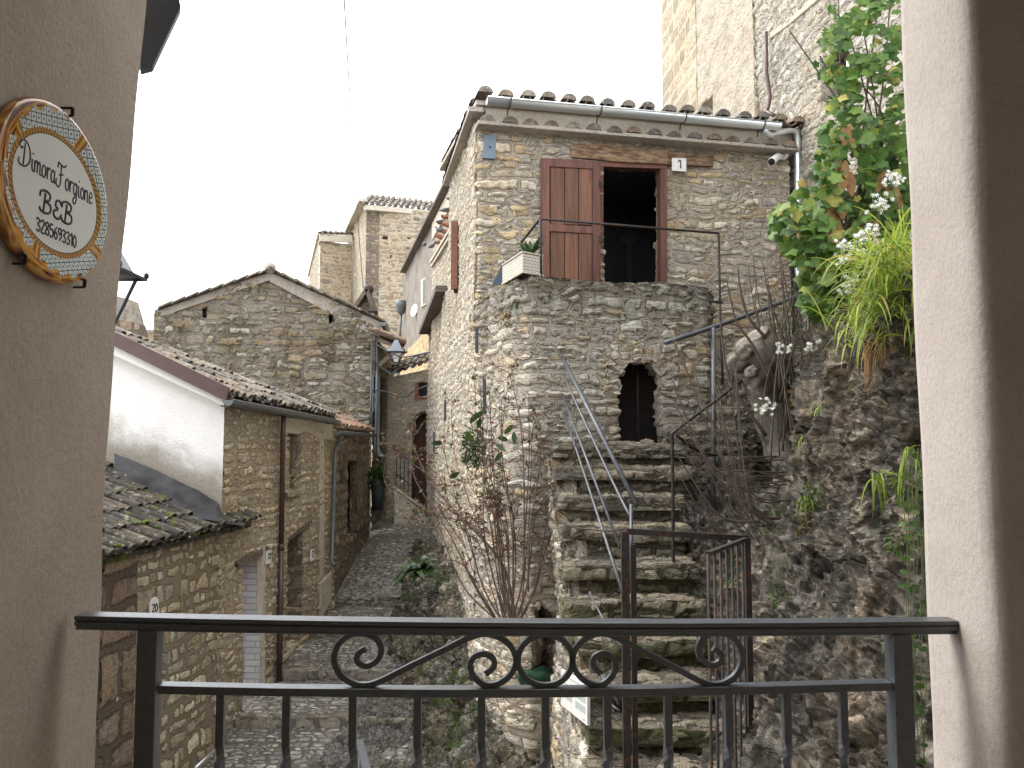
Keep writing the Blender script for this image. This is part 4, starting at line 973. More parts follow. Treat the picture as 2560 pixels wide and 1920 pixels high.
m = MB(); wquad(m, [(1052, 700), (1064, 693), (1064, 762), (1052, 768)], nA, nB, 0, .03); m.build('window', M['plband'], N2); m = MB(); wquad(m, [(1057, 702), (1063, 698), (1063, 757), (1057, 762)], nA, nB, .03, .035); m.build('window_pane', M['dgrey'], N2)
m = MB(); wquad(m, [(1048, 862), (1058, 855), (1058, 905), (1048, 905)], nA, nB, 0, .04); m.build('small_shutter', M['shutter'], N2)
curtain('lower_wall', [(XN(18.5) - .1, 18.5), (XN(28.5) - .1, 28.5)], -1.5, 2.95, .06, stone('ochre_stone', .3, .16, [(.55, .42, .25), (.5, .4, .26)], (.5, .41, .27), H=.02, stain=.2), N2, face=(-1, -.3), warp=.05)

# ---- far tower pair ----
T1 = thing('far_tower_house', 'tall far tower house of ochre stone under a tiled eave', 'building', (-5, 31, 0))
tA, tB = (-5.33, 30.0), (-1.4, 31.2)
hh = [[(958, 588), (969, 588), (969, 599), (958, 599)], [(973, 637), (981, 637), (981, 646), (973, 646)], [(1018, 592), (1028, 592), (1028, 600), (1018, 600)]]
ztT = PY(913, 516, 30).z
curtain('front_wall', [tA, tB], -2, ztT, .07, M['far'], T1, holes=[(holep(h, tA, tB, [tA, tB]), .4) for h in hh])
m = MB(); m.box((-3.4, 31.5, 6), (3.5, .05, 5)); m.build('hole_dark', M['black'], T1)
curtain('side_wall', [tA, (-7.25, 36)], -2, lambda u: ztT + .25, .09, M['farside'], T1, face=(-1, -1))
curtain('corner_quoins', [(-5.36, 29.97), (-4.9, 30.12)], -2, ztT - .02, .07, M['mid'], T1)
e0_ = PY(905, 512, 29.6); e1_ = PY(1092, 530, 31.0)
m = MB(); roof(m, e0_, e1_, V((.0, .9, .42)), 2.2, .22, .45, r=.09); m.build('roof_tiles', M['tile'], T1)
m = MB(); m.bar(PY(912, 520, 29.8), PY(1092, 536, 31.1), .3, .18); m.bar(PY(908, 499, 29.9), PY(862, 596, 36.2), .3, .12); m.build('eave', M['plband'], T1)
T2 = thing('far_lower_tower', 'lower grey stone tower left of the tall far tower house', 'building', (-7.5, 33.5, 0))
pA, pB = PY(800, 585, 33).xy, PY(880, 590, 33.6).xy
curtain('front_wall', [pA, pB], -2, PY(800, 602, 33).z, .09, M['far'], T2); curtain('side_wall', [pA, PY(774, 690, 38).xy], -2, lambda u: PY(800, 600, 33).z + .1, .1, M['farside'], T2, face=(-1, -1))
m = MB(); m.bar(PY(799, 594, 32.9), PY(880, 597, 33.5), .12, .3); m.bar(PY(800, 583, 33), PY(774, 690, 38.3), .2, .1); m.build('eave', M['plband'], T2)
m = MB(); roof(m, PY(800, 585, 32.8), PY(870, 590, 33.4), V((0, .9, .3)), 1.0, .22, .45, r=.09); m.build('roof_tiles', M['tile'], T2)
# ---- far white building at left ----
FW = thing('far_white_building', 'low white flat-roofed building beyond the left roofs', 'building', (-10, 22, -2))
m = MB(); p = PY(330, 790, 22); q = PY(408, 840, 22); m.box(((p.x + q.x) / 2, 22, (p.z + q.z) / 2 + .05), (q.x - p.x + 1.2, .8, p.z - q.z - .12)); m.build('parapet', M['white_p'], FW)
m = MB(); m.box(((p.x + q.x) / 2 - .3, 22.5, (p.z + q.z) / 2 - 2.1), (q.x - p.x + 1.0, .8, 4)); m.build('wall', plaster('far_beige', (.55, .45, .34), .01, scale=.1), FW)
FR = thing('far_red_roof', 'small far house with red tiled roof left of the white building', 'house', (-9, 19, -2))
m = MB(); m.prism([PY(290, 740, 19), PY(322, 748, 19), PY(338, 812, 19), PY(290, 830, 19)], (0, .5, 0)); m.build('roof', M['tile'], FR)
m = MB(); m.prism([PY(290, 800, 18.9), PY(340, 806, 18.9), PY(352, 850, 18.9), PY(290, 900, 18.9)], (0, .5, 0)); m.build('wall', M['quoin'], FR)
# hillside behind the lane
m = MB(); gridquad(m, lambda s, t: (-4.5 + 5 * s, 21 + 14 * t, -1.5 + 6.0 * t + .4 * noise.noise(V((s * 6, t * 6, 0)))), 60, 60, lambda p: (p[0], p[1])); tag(m.build('hillside', M['bank']), kind='structure')

# ================= loggia round the camera =================
LW = thing('plaster_wall', 'beige plastered left wall of the loggia, holding the ceramic plate', 'wall', (-1.8, 2, -1.6))
def lwf(s, t):
    z = -2.2 + 5.2 * t; Ye = 2.74 + .18 * max(0, (z + .4) / 2.0) ** 1.4 + .006 * math.sin(z * 9)
    return (-1.341 + .004 * math.sin(z * 3 + s * 4), -2.2 + (Ye + 2.2) * s, z)
m = MB(); gridquad(m, lwf, 90, 90, lambda p: (p[1], p[2])); vs = []
N_ = 40
for i in range(N_ + 1):
    b_ = lwf(1, i / N_); 
    for k, (dx, dy) in enumerate(((0, 0), (-.012, .014), (-.035, .02), (-4, .02))): vs.append((b_[0] + dx, b_[1] + dy, b_[2]))
fs = [(i * 4 + k, i * 4 + k + 1, i * 4 + k + 5, i * 4 + k + 4) for i in range(N_) for k in range(3)]
m.add(vs, fs, smooth=True); m.build('wall_face', M['loggia'], LW)
RW = thing('plaster_pillar', 'pale plastered pillar at the right end of the railing', 'pillar', (1.45, 2.6, -1.6))
m = MB(); vs = []
for i in range(61):
    z = -2.2 + 5.2 * i / 60; bz = -.075 + .012 * max(0, (z - .35)) ** 1.5; Xr = 1.393 - .010 * (z + .5) * (z > -.5)
    prof = [(Xr + .6, 2.86), (Xr + .03, 2.845), (Xr + .006, 2.835), (Xr, 2.80), (Xr, 2.55), (Xr, 2.42 - bz), (Xr + .006, 2.385 - bz), (Xr + .02, 2.365 - bz), (Xr + .05, 2.355 - bz), (Xr + .3, 2.35 - bz), (Xr + 1.6, 2.35 - bz)]
    vs += [(x + .003 * math.sin(z * 7 + k), y, z) for k, (x, y) in enumerate(prof)]
fs = [(i * 11 + k, i * 11 + 11 + k, i * 11 + 12 + k, i * 11 + k + 1) for i in range(60) for k in range(10)]
m.add(vs, fs, smooth=True); m.build('pillar_face', M['pillar'], RW)
m = MB(); m.box((0, .4, -2.3), (7, 4.6, .2)); tag(m.build('balcony_floor', plaster('pale_floor_tile', (.62, .56, .48), .002)), kind='structure')
m = MB(); m.box((0, .15, 2.75), (7, 5.0, .2)); m.box((0, -2.25, .3), (7, .1, 5)); m.box((2.95, 0, .3), (.1, 4.8, 5)); tag(m.build('ceiling', plaster('white_ceiling_paint', (.74, .70, .65), .004)), kind='structure')
# ================= balcony railing =================
RA, RB = (-1.30, 2.52), (1.425, 2.665)
def RP(px, py, off=0): return PW(px, py, RA, RB, off)
def yTop(px): t = (px - 211) / 2179; return 1552 + 12 * t + 4 * 13 * t * (1 - t) * .8
def yLow(px): t = (px - 400) / 1840; return 1719 - 8 * t + 4 * 17 * t * (1 - t) * .8
BR = thing('balcony_railing', 'dark wrought iron balcony railing with scrolls between the two plaster walls', 'railing', (0, 2.6, -1.6))
pxs = [198, 500, 800, 1100, 1400, 1700, 2000, 2402]
def prof_bar(m, ys, offs, h, w_):
    pts = [RP(x, ys(x), 0) + V((0, 0, offs)) for x in pxs]; m.tube(pts, 1.0, 4, cap=True) if False else None
    rd = (V((*RB, 0)) - V((*RA, 0))).normalized(); nn = V((rd.y, -rd.x, 0)); vs = []
    for p in pts: vs += [p + nn * w_ / 2 + V((0, 0, h / 2)), p - nn * w_ / 2 + V((0, 0, h / 2)), p - nn * w_ / 2 - V((0, 0, h / 2)), p + nn * w_ / 2 - V((0, 0, h / 2))]
    k = len(pts); fs = [(i * 4 + a, i * 4 + (a + 1) % 4, i * 4 + 4 + (a + 1) % 4, i * 4 + 4 + a) for i in range(k - 1) for a in range(4)] + [(3, 2, 1, 0), (4 * k - 4, 4 * k - 3, 4 * k - 2, 4 * k - 1)]
    m.add(vs, fs)
m = MB(); prof_bar(m, yTop, .015, .012, .070); prof_bar(m, yTop, .0065, .005, .060); prof_bar(m, yTop, -.002, .012, .066); prof_bar(m, yTop, -.0150, .014, .046)
m.build('handrail', M['railing'], BR, bevel=.0022)
pxs = [402, 700, 1000, 1300, 1600, 1900, 2222]
m = MB(); prof_bar(m, yLow, 0, .024, .050); m.build('lower_rail', M['railing'], BR, bevel=.0015)
for x0, x1 in ((350, 403), (2219, 2270)):
    m = MB(); a = RP((x0 + x1) / 2, yTop(x0) + 16); w_ = (RP(x1, 1700) - RP(x0, 1700)).length
    rd = (V((*RB, 0)) - V((*RA, 0))).normalized(); ang = math.atan2(rd.y, rd.x)
    m.box((a.x, a.y, (a.z - 2.1) / 2), (w_ * .93, w_ * .93, abs(-2.1 - a.z)), rz=ang); m.build('post', M['railing'], BR, bevel=.003)
for i, px in enumerate((553, 717.5, 883, 1044, 1203.6, 1363, 1518, 1669, 1820, 1965, 2106)):
    m = MB(); a = RP(px, yLow(px) + 6); rd = (V((*RB, 0)) - V((*RA, 0))).normalized(); a0 = math.atan2(rd.y, rd.x) + math.pi / 4
    zs_ = [a.z, a.z - .16]; r_ = .0135; vs = []; rings = [(a.z, 0), (a.z - .15, 0)] + [(a.z - .15 - .02 * k, k * .28) for k in range(1, 22)] + [(-2.1, 21 * .28)]
    for z, tw in rings:
        for k in range(4): an = a0 + tw + k * math.pi / 2; vs.append((a.x + math.cos(an) * r_ * 1.2, a.y + math.sin(an) * r_ * 1.2, z))
    fs = [(j * 4 + k, j * 4 + (k + 1) % 4, j * 4 + 4 + (k + 1) % 4, j * 4 + 4 + k) for j in range(len(rings) - 1) for k in range(4)]
    m.add(vs, [f[::-1] for f in fs]); m.build('baluster', M['railing'], BR)
def smooth(P, n=5, closed=False):
    out = []
    N = len(P)
    for i in range(N - 1 if not closed else N):
        g = (lambda k: P[k % N]) if closed else (lambda k: P[min(max(k, 0), N - 1)])
        p0, p1, p2, p3 = g(i - 1), g(i), g(i + 1), g(i + 2)
        for j in range(n):
            f = j / n; out.append(tuple(.5 * (2 * b + (c - a) * f + (2 * a - 5 * b + 4 * c - d) * f * f + (3 * b - a - 3 * c + d) * f ** 3) for a, b, c, d in zip(p0, p1, p2, p3)))
    if not closed: out.append(P[-1])
    return out
sc1 = [(914, 1622), (896, 1634), (894, 1653), (916, 1664), (942, 1652), (954, 1625), (942, 1597), (912, 1583), (873, 1588), (845, 1614), (836, 1651), (851, 1686), (881, 1707), (912, 1713), (950, 1703), (1026, 1665), (1105, 1627), (1170, 1595), (1212, 1584), (1250, 1594), (1278, 1617), (1290, 1651), (1278, 1684), (1247, 1708), (1212, 1712), (1184, 1690), (1176, 1662), (1186, 1642), (1208, 1634), (1230, 1643), (1236, 1660), (1228, 1673), (1213, 1684)]
def ribbon(m, pix, wd=.018, th=.017):
    pts = [RP(x, y) for x, y in smooth(pix)]; rd = (V((*RB, 0)) - V((*RA, 0))).normalized(); nn = V((rd.y, -rd.x, 0)); vs = []; n_ = len(pts)
    for i, p in enumerate(pts):
        t = (pts[min(i + 1, n_ - 1)] - pts[max(i - 1, 0)]).normalized(); x = t.cross(nn).normalized()
        vs += [p + nn * wd / 2 + x * th / 2, p - nn * wd / 2 + x * th / 2, p - nn * wd / 2 - x * th / 2, p + nn * wd / 2 - x * th / 2]
    fs = [(i * 4 + a, i * 4 + (a + 1) % 4, i * 4 + 4 + (a + 1) % 4, i * 4 + 4 + a) for i in range(n_ - 1) for a in range(4)] + [(3, 2, 1, 0), (4 * n_ - 4, 4 * n_ - 3, 4 * n_ - 2, 4 * n_ - 1)]
    m.add(vs, fs)
m = MB(); ribbon(m, sc1); m.build('scroll', M['railing'], BR)
m = MB(); ribbon(m, [(1363 + (1363 - x) * .935, y - 1) for x, y in sc1]); m.build('scroll', M['railing'], BR)
m = MB(); ribbon(m, [(1363 + 68 * math.cos(a), 1650 + 64 * math.sin(a)) for a in [2 * math.pi * k / 20 for k in range(21)]]); m.build('ring', M['railing'], BR)

# ================= ceramic plate =================
CP = thing('ceramic_plate', 'oval painted ceramic sign with rope border and cursive lettering on the left wall', 'sign', (-1.34, 2.36, .72))
n = NT('painted_ceramic'); u, v, _ = n.xyz(n.uv())
ei = n.mth('SQRT', n.mth('ADD', n.mth('POWER', n.mth('DIVIDE', u, .220), 2.0), n.mth('POWER', n.mth('DIVIDE', v, .163), 2.0)))
eo = n.mth('SQRT', n.mth('ADD', n.mth('POWER', n.mth('DIVIDE', u, .300), 2.0), n.mth('POWER', n.mth('DIVIDE', v, .258), 2.0)))
ang = n.mth('ARCTAN2', v, u)
white = (.62, .62, .58)
du = n.mth('MULTIPLY', n.mth('ADD', n.mth('MULTIPLY', u, 1.0), n.mth('MULTIPLY', v, .55)), 34.0); dv = n.mth('MULTIPLY', n.mth('SUBTRACT', v, n.mth('MULTIPLY', u, .25)), 40.0)
fa = n.mth('ABSOLUTE', n.mth('SUBTRACT', n.mth('FRACT', du), .5)); fb = n.mth('ABSOLUTE', n.mth('SUBTRACT', n.mth('FRACT', dv), .5))
line = n.mth('GREATER_THAN', n.mth('MAXIMUM', fa, fb), .44); dot = n.mth('LESS_THAN', n.mth('ADD', n.mth('POWER', fa, 2.0), n.mth('POWER', fb, 2.0)), .022)
col = n.mix(line, (.52, .56, .52), (.05, .06, .08)); col = n.mix(dot, col, (.03, .07, .16))
# scrolls: yellow and brown acanthus fields at the rim, and fans crossing the border
fan = n.mth('GREATER_THAN', n.mth('COSINE', n.mth('MULTIPLY', n.mth('ADD', ang, .5), 4.0)), .93)
wav = n.mth('SINE', n.mth('ADD', n.mth('MULTIPLY', ang, 22.0), n.mth('MULTIPLY', eo, 24.0)))
fanc = n.ramp(n.mth('FRACT', n.mth('MULTIPLY', ang, 9.0)), [(0, (.10, .03, .01)), (.2, (.42, .20, .03)), (.6, (.55, .33, .07)), (.95, (.2, .07, .02))])
col = n.mix(fan, col, fanc)
edge = n.mth('SUBTRACT', .94, n.mth('MULTIPLY', n.ss(n.mth('COSINE', n.mth('ADD', ang, -.5)), .5, -1.0), .09)); edge = n.mth('ADD', edge, n.mth('MULTIPLY', wav, .03))
scm = n.mth('GREATER_THAN', eo, edge)
scc = n.ramp(n.noise(n.vm('ADD', n.comb(n.mth('MULTIPLY', ang, .16), eo, 0), (3, 1, 0)), 16, 2, .4), [(.36, (.05, .012, .02)), (.44, (.30, .10, .015)), (.54, (.55, .32, .06)), (.62, (.28, .09, .015))])
col = n.mix(scm, col, scc)
rope = n.ramp(n.mth('FRACT', n.mth('ADD', n.mth('MULTIPLY', ang, 13.0), n.mth('MULTIPLY', ei, 5.0))), [(0, (.08, .03, .01)), (.2, (.42, .23, .05)), (.7, (.34, .16, .03)), (1, (.08, .03, .01))])
col = n.mix(n.mth('LESS_THAN', ei, 1.10), col, rope); col = n.mix(n.mth('LESS_THAN', ei, 1.015), col, (.04, .025, .02)); col = n.mix(n.mth('LESS_THAN', ei, 1.0), col, white)
M['ceramic'] = n.fin(col, .12, spec=.6)
m = MB(); vs = []; prof = [(0, .018), (.3, .018), (.6, .018), (.72, .019), (.78, .021), (.86, .026), (.93, .029), (.97, .027), (.99, .020), (1.0, .010), (.98, .0)]
seg = 96
for r_, h_ in prof:
    for k in range(seg):
        a = 2 * math.pi * k / seg; vs.append((-1.338 + h_, 2.35 + math.cos(a) * r_ * .300, .720 + math.sin(a) * r_ * .258))
fs = [(i * seg + k, i * seg + (k + 1) % seg, (i + 1) * seg + (k + 1) % seg, (i + 1) * seg + k) for i in range(len(prof) - 1) for k in range(seg)]
m.add(vs, [f[::-1] for f in fs], u=lambda p: (p[1] - 2.362, p[2] - .720), smooth=True); m.build('plate', M['ceramic'], CP)
GL = {
 'D': (1.5, [[(.45, 1.85), (.4, 1), (.32, .12)], [(-.3, .5), (-.3, .1), (.05, 0), (.6, .05), (1.15, .5), (1.25, 1.2), (.9, 1.85), (.3, 2.05), (-.2, 1.85), (-.3, 1.5), (0, 1.3), (.15, 1.5)]]),
 'i': (.45, [[(.05, .95), (.08, .2), (.3, 0)], [(.1, 1.35), (.14, 1.42)]]),
 'm': (1.1, [[(0, .95), (.02, 0)], [(.02, .65), (.25, .98), (.4, .8), (.4, .02)], [(.42, .65), (.65, .98), (.8, .8), (.82, .1), (1, .02)]]),
 'o': (.75, [[(.3, 1), (.05, .75), (.05, .25), (.3, 0), (.55, .25), (.55, .75), (.3, 1)]]),
 'r': (.65, [[(.05, 1), (.1, .02)], [(.08, .6), (.3, .98), (.55, .9)]]),
 'a': (.85, [[(.5, .9), (.25, 1), (.03, .6), (.1, .1), (.35, .02), (.55, .4)], [(.58, 1), (.56, .2), (.75, .02)]]),
 'F': (1.15, [[(.35, 1.75), (.32, .3), (.0, -.1), (-.35, .1), (-.35, .5)], [(-.2, 1.5), (-.1, 1.95), (.4, 1.85), (.8, 1.8), (1.15, 2.05)], [(.05, .95), (.4, 1.0), (.7, 1.15)]]),
 'g': (.85, [[(.5, .9), (.25, 1), (.03, .6), (.1, .1), (.35, .02), (.55, .4)], [(.58, 1), (.56, -.4), (.3, -.8), (.02, -.6), (.15, -.3), (.6, -.05)]]),
 'n': (.8, [[(0, .95), (.02, 0)], [(.02, .65), (.28, .98), (.48, .8), (.5, .1), (.68, .02)]]),
 'e': (.75, [[(.05, .5), (.5, .6), (.48, .92), (.2, .98), (.02, .5), (.2, .02), (.62, .2)]]),
 'B': (1.5, [[(.4, 1.8), (.35, 1), (.28, .08)], [(-.2, 1.3), (-.15, 1.8), (.4, 2.05), (.95, 1.85), (.9, 1.3), (.4, 1.08), (1.05, .9), (1.12, .3), (.6, 0), (0, .05), (-.2, .35)]]),
 '&': (1.2, [[(1.0, .55), (.65, .05), (.15, .1), (.02, .55), (.5, .92), (.22, 1.15), (.3, 1.65), (.7, 1.75), (.9, 1.45)]]),
 ' ': (.45, []), '1': (.55, [[(.08, 1.1), (.33, 1.4), (.33, 0)]]), '2': (.8, [[(0, 1.1), (.3, 1.4), (.62, 1.1), (.08, .05), (.68, .05)]]),
 '3': (.8, [[(0, 1.25), (.35, 1.4), (.62, 1.1), (.28, .78), (.68, .45), (.42, .02), (0, .12)]]), '5': (.8, [[(.6, 1.4), (.15, 1.38), (.1, .8), (.5, .88), (.66, .45), (.4, .02), (0, .12)]]),
 '6': (.8, [[(.6, 1.35), (.2, .95), (.05, .35), (.35, 0), (.64, .35), (.38, .75), (.08, .45)]]), '8': (.8, [[(.35, .75), (.06, 1.1), (.35, 1.4), (.62, 1.1), (.35, .75), (.02, .35), (.35, 0), (.68, .35), (.35, .75)]]),
 '9': (.8, [[(.6, 1.0), (.3, .68), (.05, 1.05), (.32, 1.4), (.62, 1.05), (.56, .4), (.2, 0)]]), '0': (.8, [[(.33, 1.4), (.04, .95), (.04, .4), (.33, 0), (.62, .4), (.62, .95), (.33, 1.4)]])}
def write(m, text, org, ux, uz, size, width, r, nrm):
    adv = sum(GL[c][0] for c in text); kx = width / adv; x = 0; ux = V(ux); uz = V(uz)
    for c in text:
        for st in GL[c][1]:
            pts = [V(org) + ux * ((x + a + .2 * b * 0) * kx) + uz * (b * size) for a, b in smooth(st, 4)]
            m.tube(pts, r, 6)
        x += GL[c][0]
m = MB(); ux = (0, 1, 0); uz = (0, 0, 1); px_ = -1.338 + .0175
write(m, 'Dimora', (px_, 2.178, .748), ux, (0, .03, 1), .035, .172, .0031, (1, 0, 0)); write(m, 'Forgione', (px_, 2.362, .748), ux, (0, .03, 1), .035, .198, .0031, (1, 0, 0))
write(m, 'B&B', (px_, 2.28, .650), ux, (0, .05, 1), .031, .175, .004, (1, 0, 0)); write(m, '3285693310', (px_, 2.262, .590), ux, (0, -.05, 1), .026, .215, .0031, (1, 0, 0))
m.build('lettering', M['ink'], CP)
for (y, z, a) in ((2.395, .978, 0), (2.19, .495, 1), (2.50, .490, 1)):
    m = MB(); X0, X1 = -1.338, -1.304; dz = .015 if a == 0 else -.015
    m.bar((X0, y, z + dz), (X1, y, z + dz), .006, .006); m.bar((X1, y, z + dz), (X1, y, z - dz * .6), .010, .004, up=V((0, 1, 0))); m.bar((X1, y, z - dz * .6), (X1 - .012, y, z - dz * .6), .006, .005); m.build('hook', M['iron'], CP)

# ================= lamps, box, signs, camera =================
def lantern(name, label, apex, k, body_h, mount=None):
    T = thing(name, label, 'street lamp', apex)
    a = V(apex); rim = .5 * k; 
    def ring(r, z, n=4, rot=math.pi / 4): return [a + V((math.cos(rot + 2 * math.pi * i / n) * r, math.sin(rot + 2 * math.pi * i / n) * r, z)) for i in range(n)]
    m = MB(); r0, r1, r2, r3 = ring(.08 * k, 0), ring(.18 * k, -.14 * k), ring(.36 * k, -.42 * k), ring(.5 * k, -.46 * k)
    vs = r0 + r1 + r2 + r3; fs = [(i * 4 + j, i * 4 + (j + 1) % 4, i * 4 + 4 + (j + 1) % 4, i * 4 + 4 + j) for i in range(3) for j in range(4)] + [(0, 1, 2, 3)]
    m.add(vs, [f[::-1] for f in fs]); m.build('lamp_cap', M['lampcap'], T)
    m = MB(); r3b = ring(.5 * k, -.47 * k)
    for i in range(4): m.bar(r3b[i], r3b[(i + 1) % 4], .03 * k, .03 * k); m.blob(r3b[i] + V((0, 0, .05 * k)), .035 * k, (1, 1, 1.4), sub=1, amp=0)
    rb = ring(.13 * k, -.47 * k - body_h)
    for i in range(4): m.bar(ring(.38 * k, -.48 * k)[i], rb[i], .035 * k, .035 * k); m.bar(rb[i], rb[(i + 1) % 4], .03 * k, .03 * k)
    m.tube([a, a + V((0, 0, .1 * k))], [.03 * k, .01 * k], 8); m.build('lamp_frame', M['dgrey'], T)
    m = MB(); t_ = ring(.36 * k, -.49 * k); b_ = ring(.12 * k, -.46 * k - body_h); m.add(t_ + b_, [(i, (i + 1) % 4, 4 + (i + 1) % 4, 4 + i) for i in range(4)]); m.build('lamp_glass', M['lampglass'], T)
    if mount:
        m = MB()
        for p in mount: m.tube(p, .02 * k + .006, 8)
        m.build('bracket', M['dgrey'], T)
    return T
M['lampcap'] = simple('lamp_cap_grey', (.16, .18, .20), .35, .3, .1, 5)
n = NT('lamp_glass_pane'); n.fin((.7, .74, .78), .08, spec=.6); tr_ = n.n('ShaderNodeBsdfTransparent'); ms_ = n.n('ShaderNodeMixShader'); ms_.inputs[0].default_value = .8; n.L(n.b.outputs[0], ms_.inputs[1]); n.L(tr_.outputs[0], ms_.inputs[2]); n.L(ms_.outputs[0], n.out.inputs[0]); M['lampglass'] = n.m
ap = PY(262, 588, 3.5); lantern('street_lamp', 'grey street lantern showing past the edge of the left wall', ap, .36, .22, [[ap + V((0, 0, -.4)), ap + V((0, -.02, -.75)), (ap.x - .5, 3.3, ap.z - .9), (ap.x - .9, 2.9, ap.z - .9)]])
ap2 = PY(991, 850, 15.9); lantern('street_lamp', 'black street lantern on an iron bracket under the timber canopy', ap2, .5, .2, [[ap2 + V((0, 0, -.6)), ap2 + V((-.1, .1, -.66)), PY(935, 905, 16.7)]])
MBX = thing('metal_box', 'dark grey metal box fixed high outside the left wall', 'box', PY(400, 90, 3.1))
m = MB(); m.prism([PY(350, -60, 3.1), PY(436, -60, 3.1), PY(452, 16, 3.1), PY(381, 166, 3.1), PY(350, 174, 3.1)], (-.02, .05, 0)); m.prism([PY(330, -60, 3.12), PY(352, -60, 3.12), PY(352, 174, 3.12), PY(330, 160, 3.12)], (0, .04, 0)); m.build('housing', simple('slate_grey_paint', (.085, .10, .12), .5, .1, .1, 6), MBX, bevel=.004)
def sign(name, label, cat, quad, A, B, off, text=None, frame=None, scale=1.0, mat='marble', org=None, tw=None, size=None, r=.003, grp=None):
    c = PW(*quad[0], A, B, off); T = thing(name, label, cat, c, grp); m = MB(); wquad(m, quad, A, B, off - .02, off); m.build('panel', M[mat], T, bevel=.002)
    if text:
        a = V(A); b = V(B); t = (b - a).normalized(); q0 = PW(*org[0], A, B, off + .001); q1 = PW(*org[1], A, B, off + .001); m = MB()
        write(m, text, q0, (q1 - q0).normalized(), (0, 0, 1), size, (q1 - q0).length, r, None); m.build('number', M['ink'], T)
    return T
s1 = sign('number_tile', 'white square house number tile with a black 1 beside the wooden door', 'house number', [(1681, 394), (1716, 396), (1716, 429), (1681, 426)], HA, HB, .08, '1', org=[(1693, 420), (1707, 421)], size=.068, r=.0075)
sign('number_tile', 'tall white number tile by the lavender brick doorway', 'house number', [(669, 1378), (679, 1375), (679, 1407), (667, 1411)], LFA, LFB, .05, '22', org=[(670, 1397), (678, 1395)], size=.045, r=.006)
sign('number_tile', 'narrow white number tile above the dark doorway past the brown downpipe', 'house number', [(778, 1374), (786, 1373), (786, 1400), (778, 1404)], LFA, LFB, .05, '2', org=[(780, 1392), (785, 1391)], size=.06, r=.006)
sign('number_plaque', 'white arched-top number plaque low on the left corner stones', 'house number', [(376, 1510), (383, 1496), (391, 1492), (397, 1500), (397, 1560), (376, 1562)], LFA, LFB, .05, '20', org=[(380, 1530), (395, 1527)], size=.05, r=.006)
gb = thing('meter_box', 'small blue-grey metal hatch under the roof corner of the tan house', 'hatch', PW(1225, 390, HA, HB, 0))
m = MB(); wquad(m, [(1210, 336), (1241, 338), (1239, 397), (1208, 395)], HA, HB, -.02, .07); m.build('cover', simple('blue_grey_metal', (.12, .15, .18), .5, .4, .2, 6), gb, bevel=.002)
m = MB(); m.blob(PW(1225, 367, HA, HB, .08), .012, sub=1); m.build('knob', M['iron'], gb)
CM = thing('security_camera', 'white bullet security camera under the eave near the downpipe', 'camera', on(1960, 388, 0))
m = MB(); b0 = on(1962, 385, -.03); b1 = on(1958, 387, .06); m.tube([b0, b1], .062, 20); m.build('mount', M['white_p'], CM, bevel=.006)
m = MB(); j = on(1950, 394, .10); m.tube([b1, j], .022, 10); m.blob(j, .03, sub=2, amp=0); m.build('arm', M['white_p'], CM)
m = MB(); e0c = on(1946, 390, .09); e1c = on(1929, 404, .26); m.tube([e0c, e1c], .045, 18); m.build('camera_body', M['white_p'], CM, bevel=.004)
m = MB(); dcm = (e1c - e0c).normalized(); m.tube([e1c - dcm * .005, e1c + dcm * .008], .04, 18); m.build('lens', M['black'], CM)
# info board on the stair flank
fA, fB = (.42 - .03, 8.15), (XF(3.4) - .03, 3.4)
IB = thing('information_board', 'white information board with grey printed text on the stair side wall', 'board', PW(1435, 1750, fA, fB, .02))
m = MB(); bq = [(1402, 1672), (1468, 1712), (1468, 1815), (1402, 1762)]; wquad(m, bq, fA, fB, .04, .06); m.build('panel', M['marble'], IB, bevel=.002)
m = MB()
def bl(u, v): 
    x = 1402 + 66 * u; yt = 1672 + 40 * u; yb = 1762 + 53 * u; return (x, yt + (yb - yt) * v)
for (u0, u1, v0, v1) in ((.3, .8, .10, .14), (.08, .42, .30, .44), (.08, .42, .55, .72), (.55, .92, .22, .27), (.55, .92, .34, .50), (.55, .92, .58, .76), (.82, .9, .90, .94)):
    wquad(m, [bl(u0, v0), bl(u1, v0), bl(u1, v1), bl(u0, v1)], fA, fB, .06, .0615)
build_each(m, 'printed_text', simple('faded_print', (.36, .40, .39), .6, 0, .3, 90), IB)
SP = thing('stone_plaque', 'ochre inscribed stone plaque in the wall below the rose bush', 'plaque', PW(1290, 1750, LA, LB, 0))
m = MB(); wquad(m, [(1256, 1728), (1318, 1742), (1318, 1786), (1262, 1776)], (.35, 8.1), (-.3, 8.95), -.02, .09); m.build('slab', M['ashlar'], SP, bevel=.01)

# ================= iron rails of terrace and stairs =================
def rail(name, label, tubes, mat, r=.014, loc=None, pn='tube'):
    T = thing(name, label, 'railing', V(tubes[0][1][0] if isinstance(tubes[0][0], float) else tubes[0][0]) if loc is None else loc)
    for k, t in enumerate(tubes):
        rr = r
        if isinstance(t[0], (int, float)): rr = t[0]; t = t[1]
        m = MB(); m.tube(smooth([tuple(p) for p in t], 3) if len(t) > 2 else t, rr, 8); m.build(pn if k else 'top_rail', mat, T)
    return T
pf = lambda x, y, o=-.1: PW(x, y, LA, LB, o)
rail('terrace_railing', 'thin rusty railing along the terrace in front of the wooden door', [[pf(1350, 547), pf(1797, 583)], [pf(1350, 547), PW(1303, 606, LB, HA, -.15)], [pf(1351, 547), pf(1353, 700)], [pf(1797, 583), pf(1800, 750, .0), pf(1807, 960, .02)], [pf(1775, 752, .0), pf(1806, 757, .0)]], M['iron'], .013)
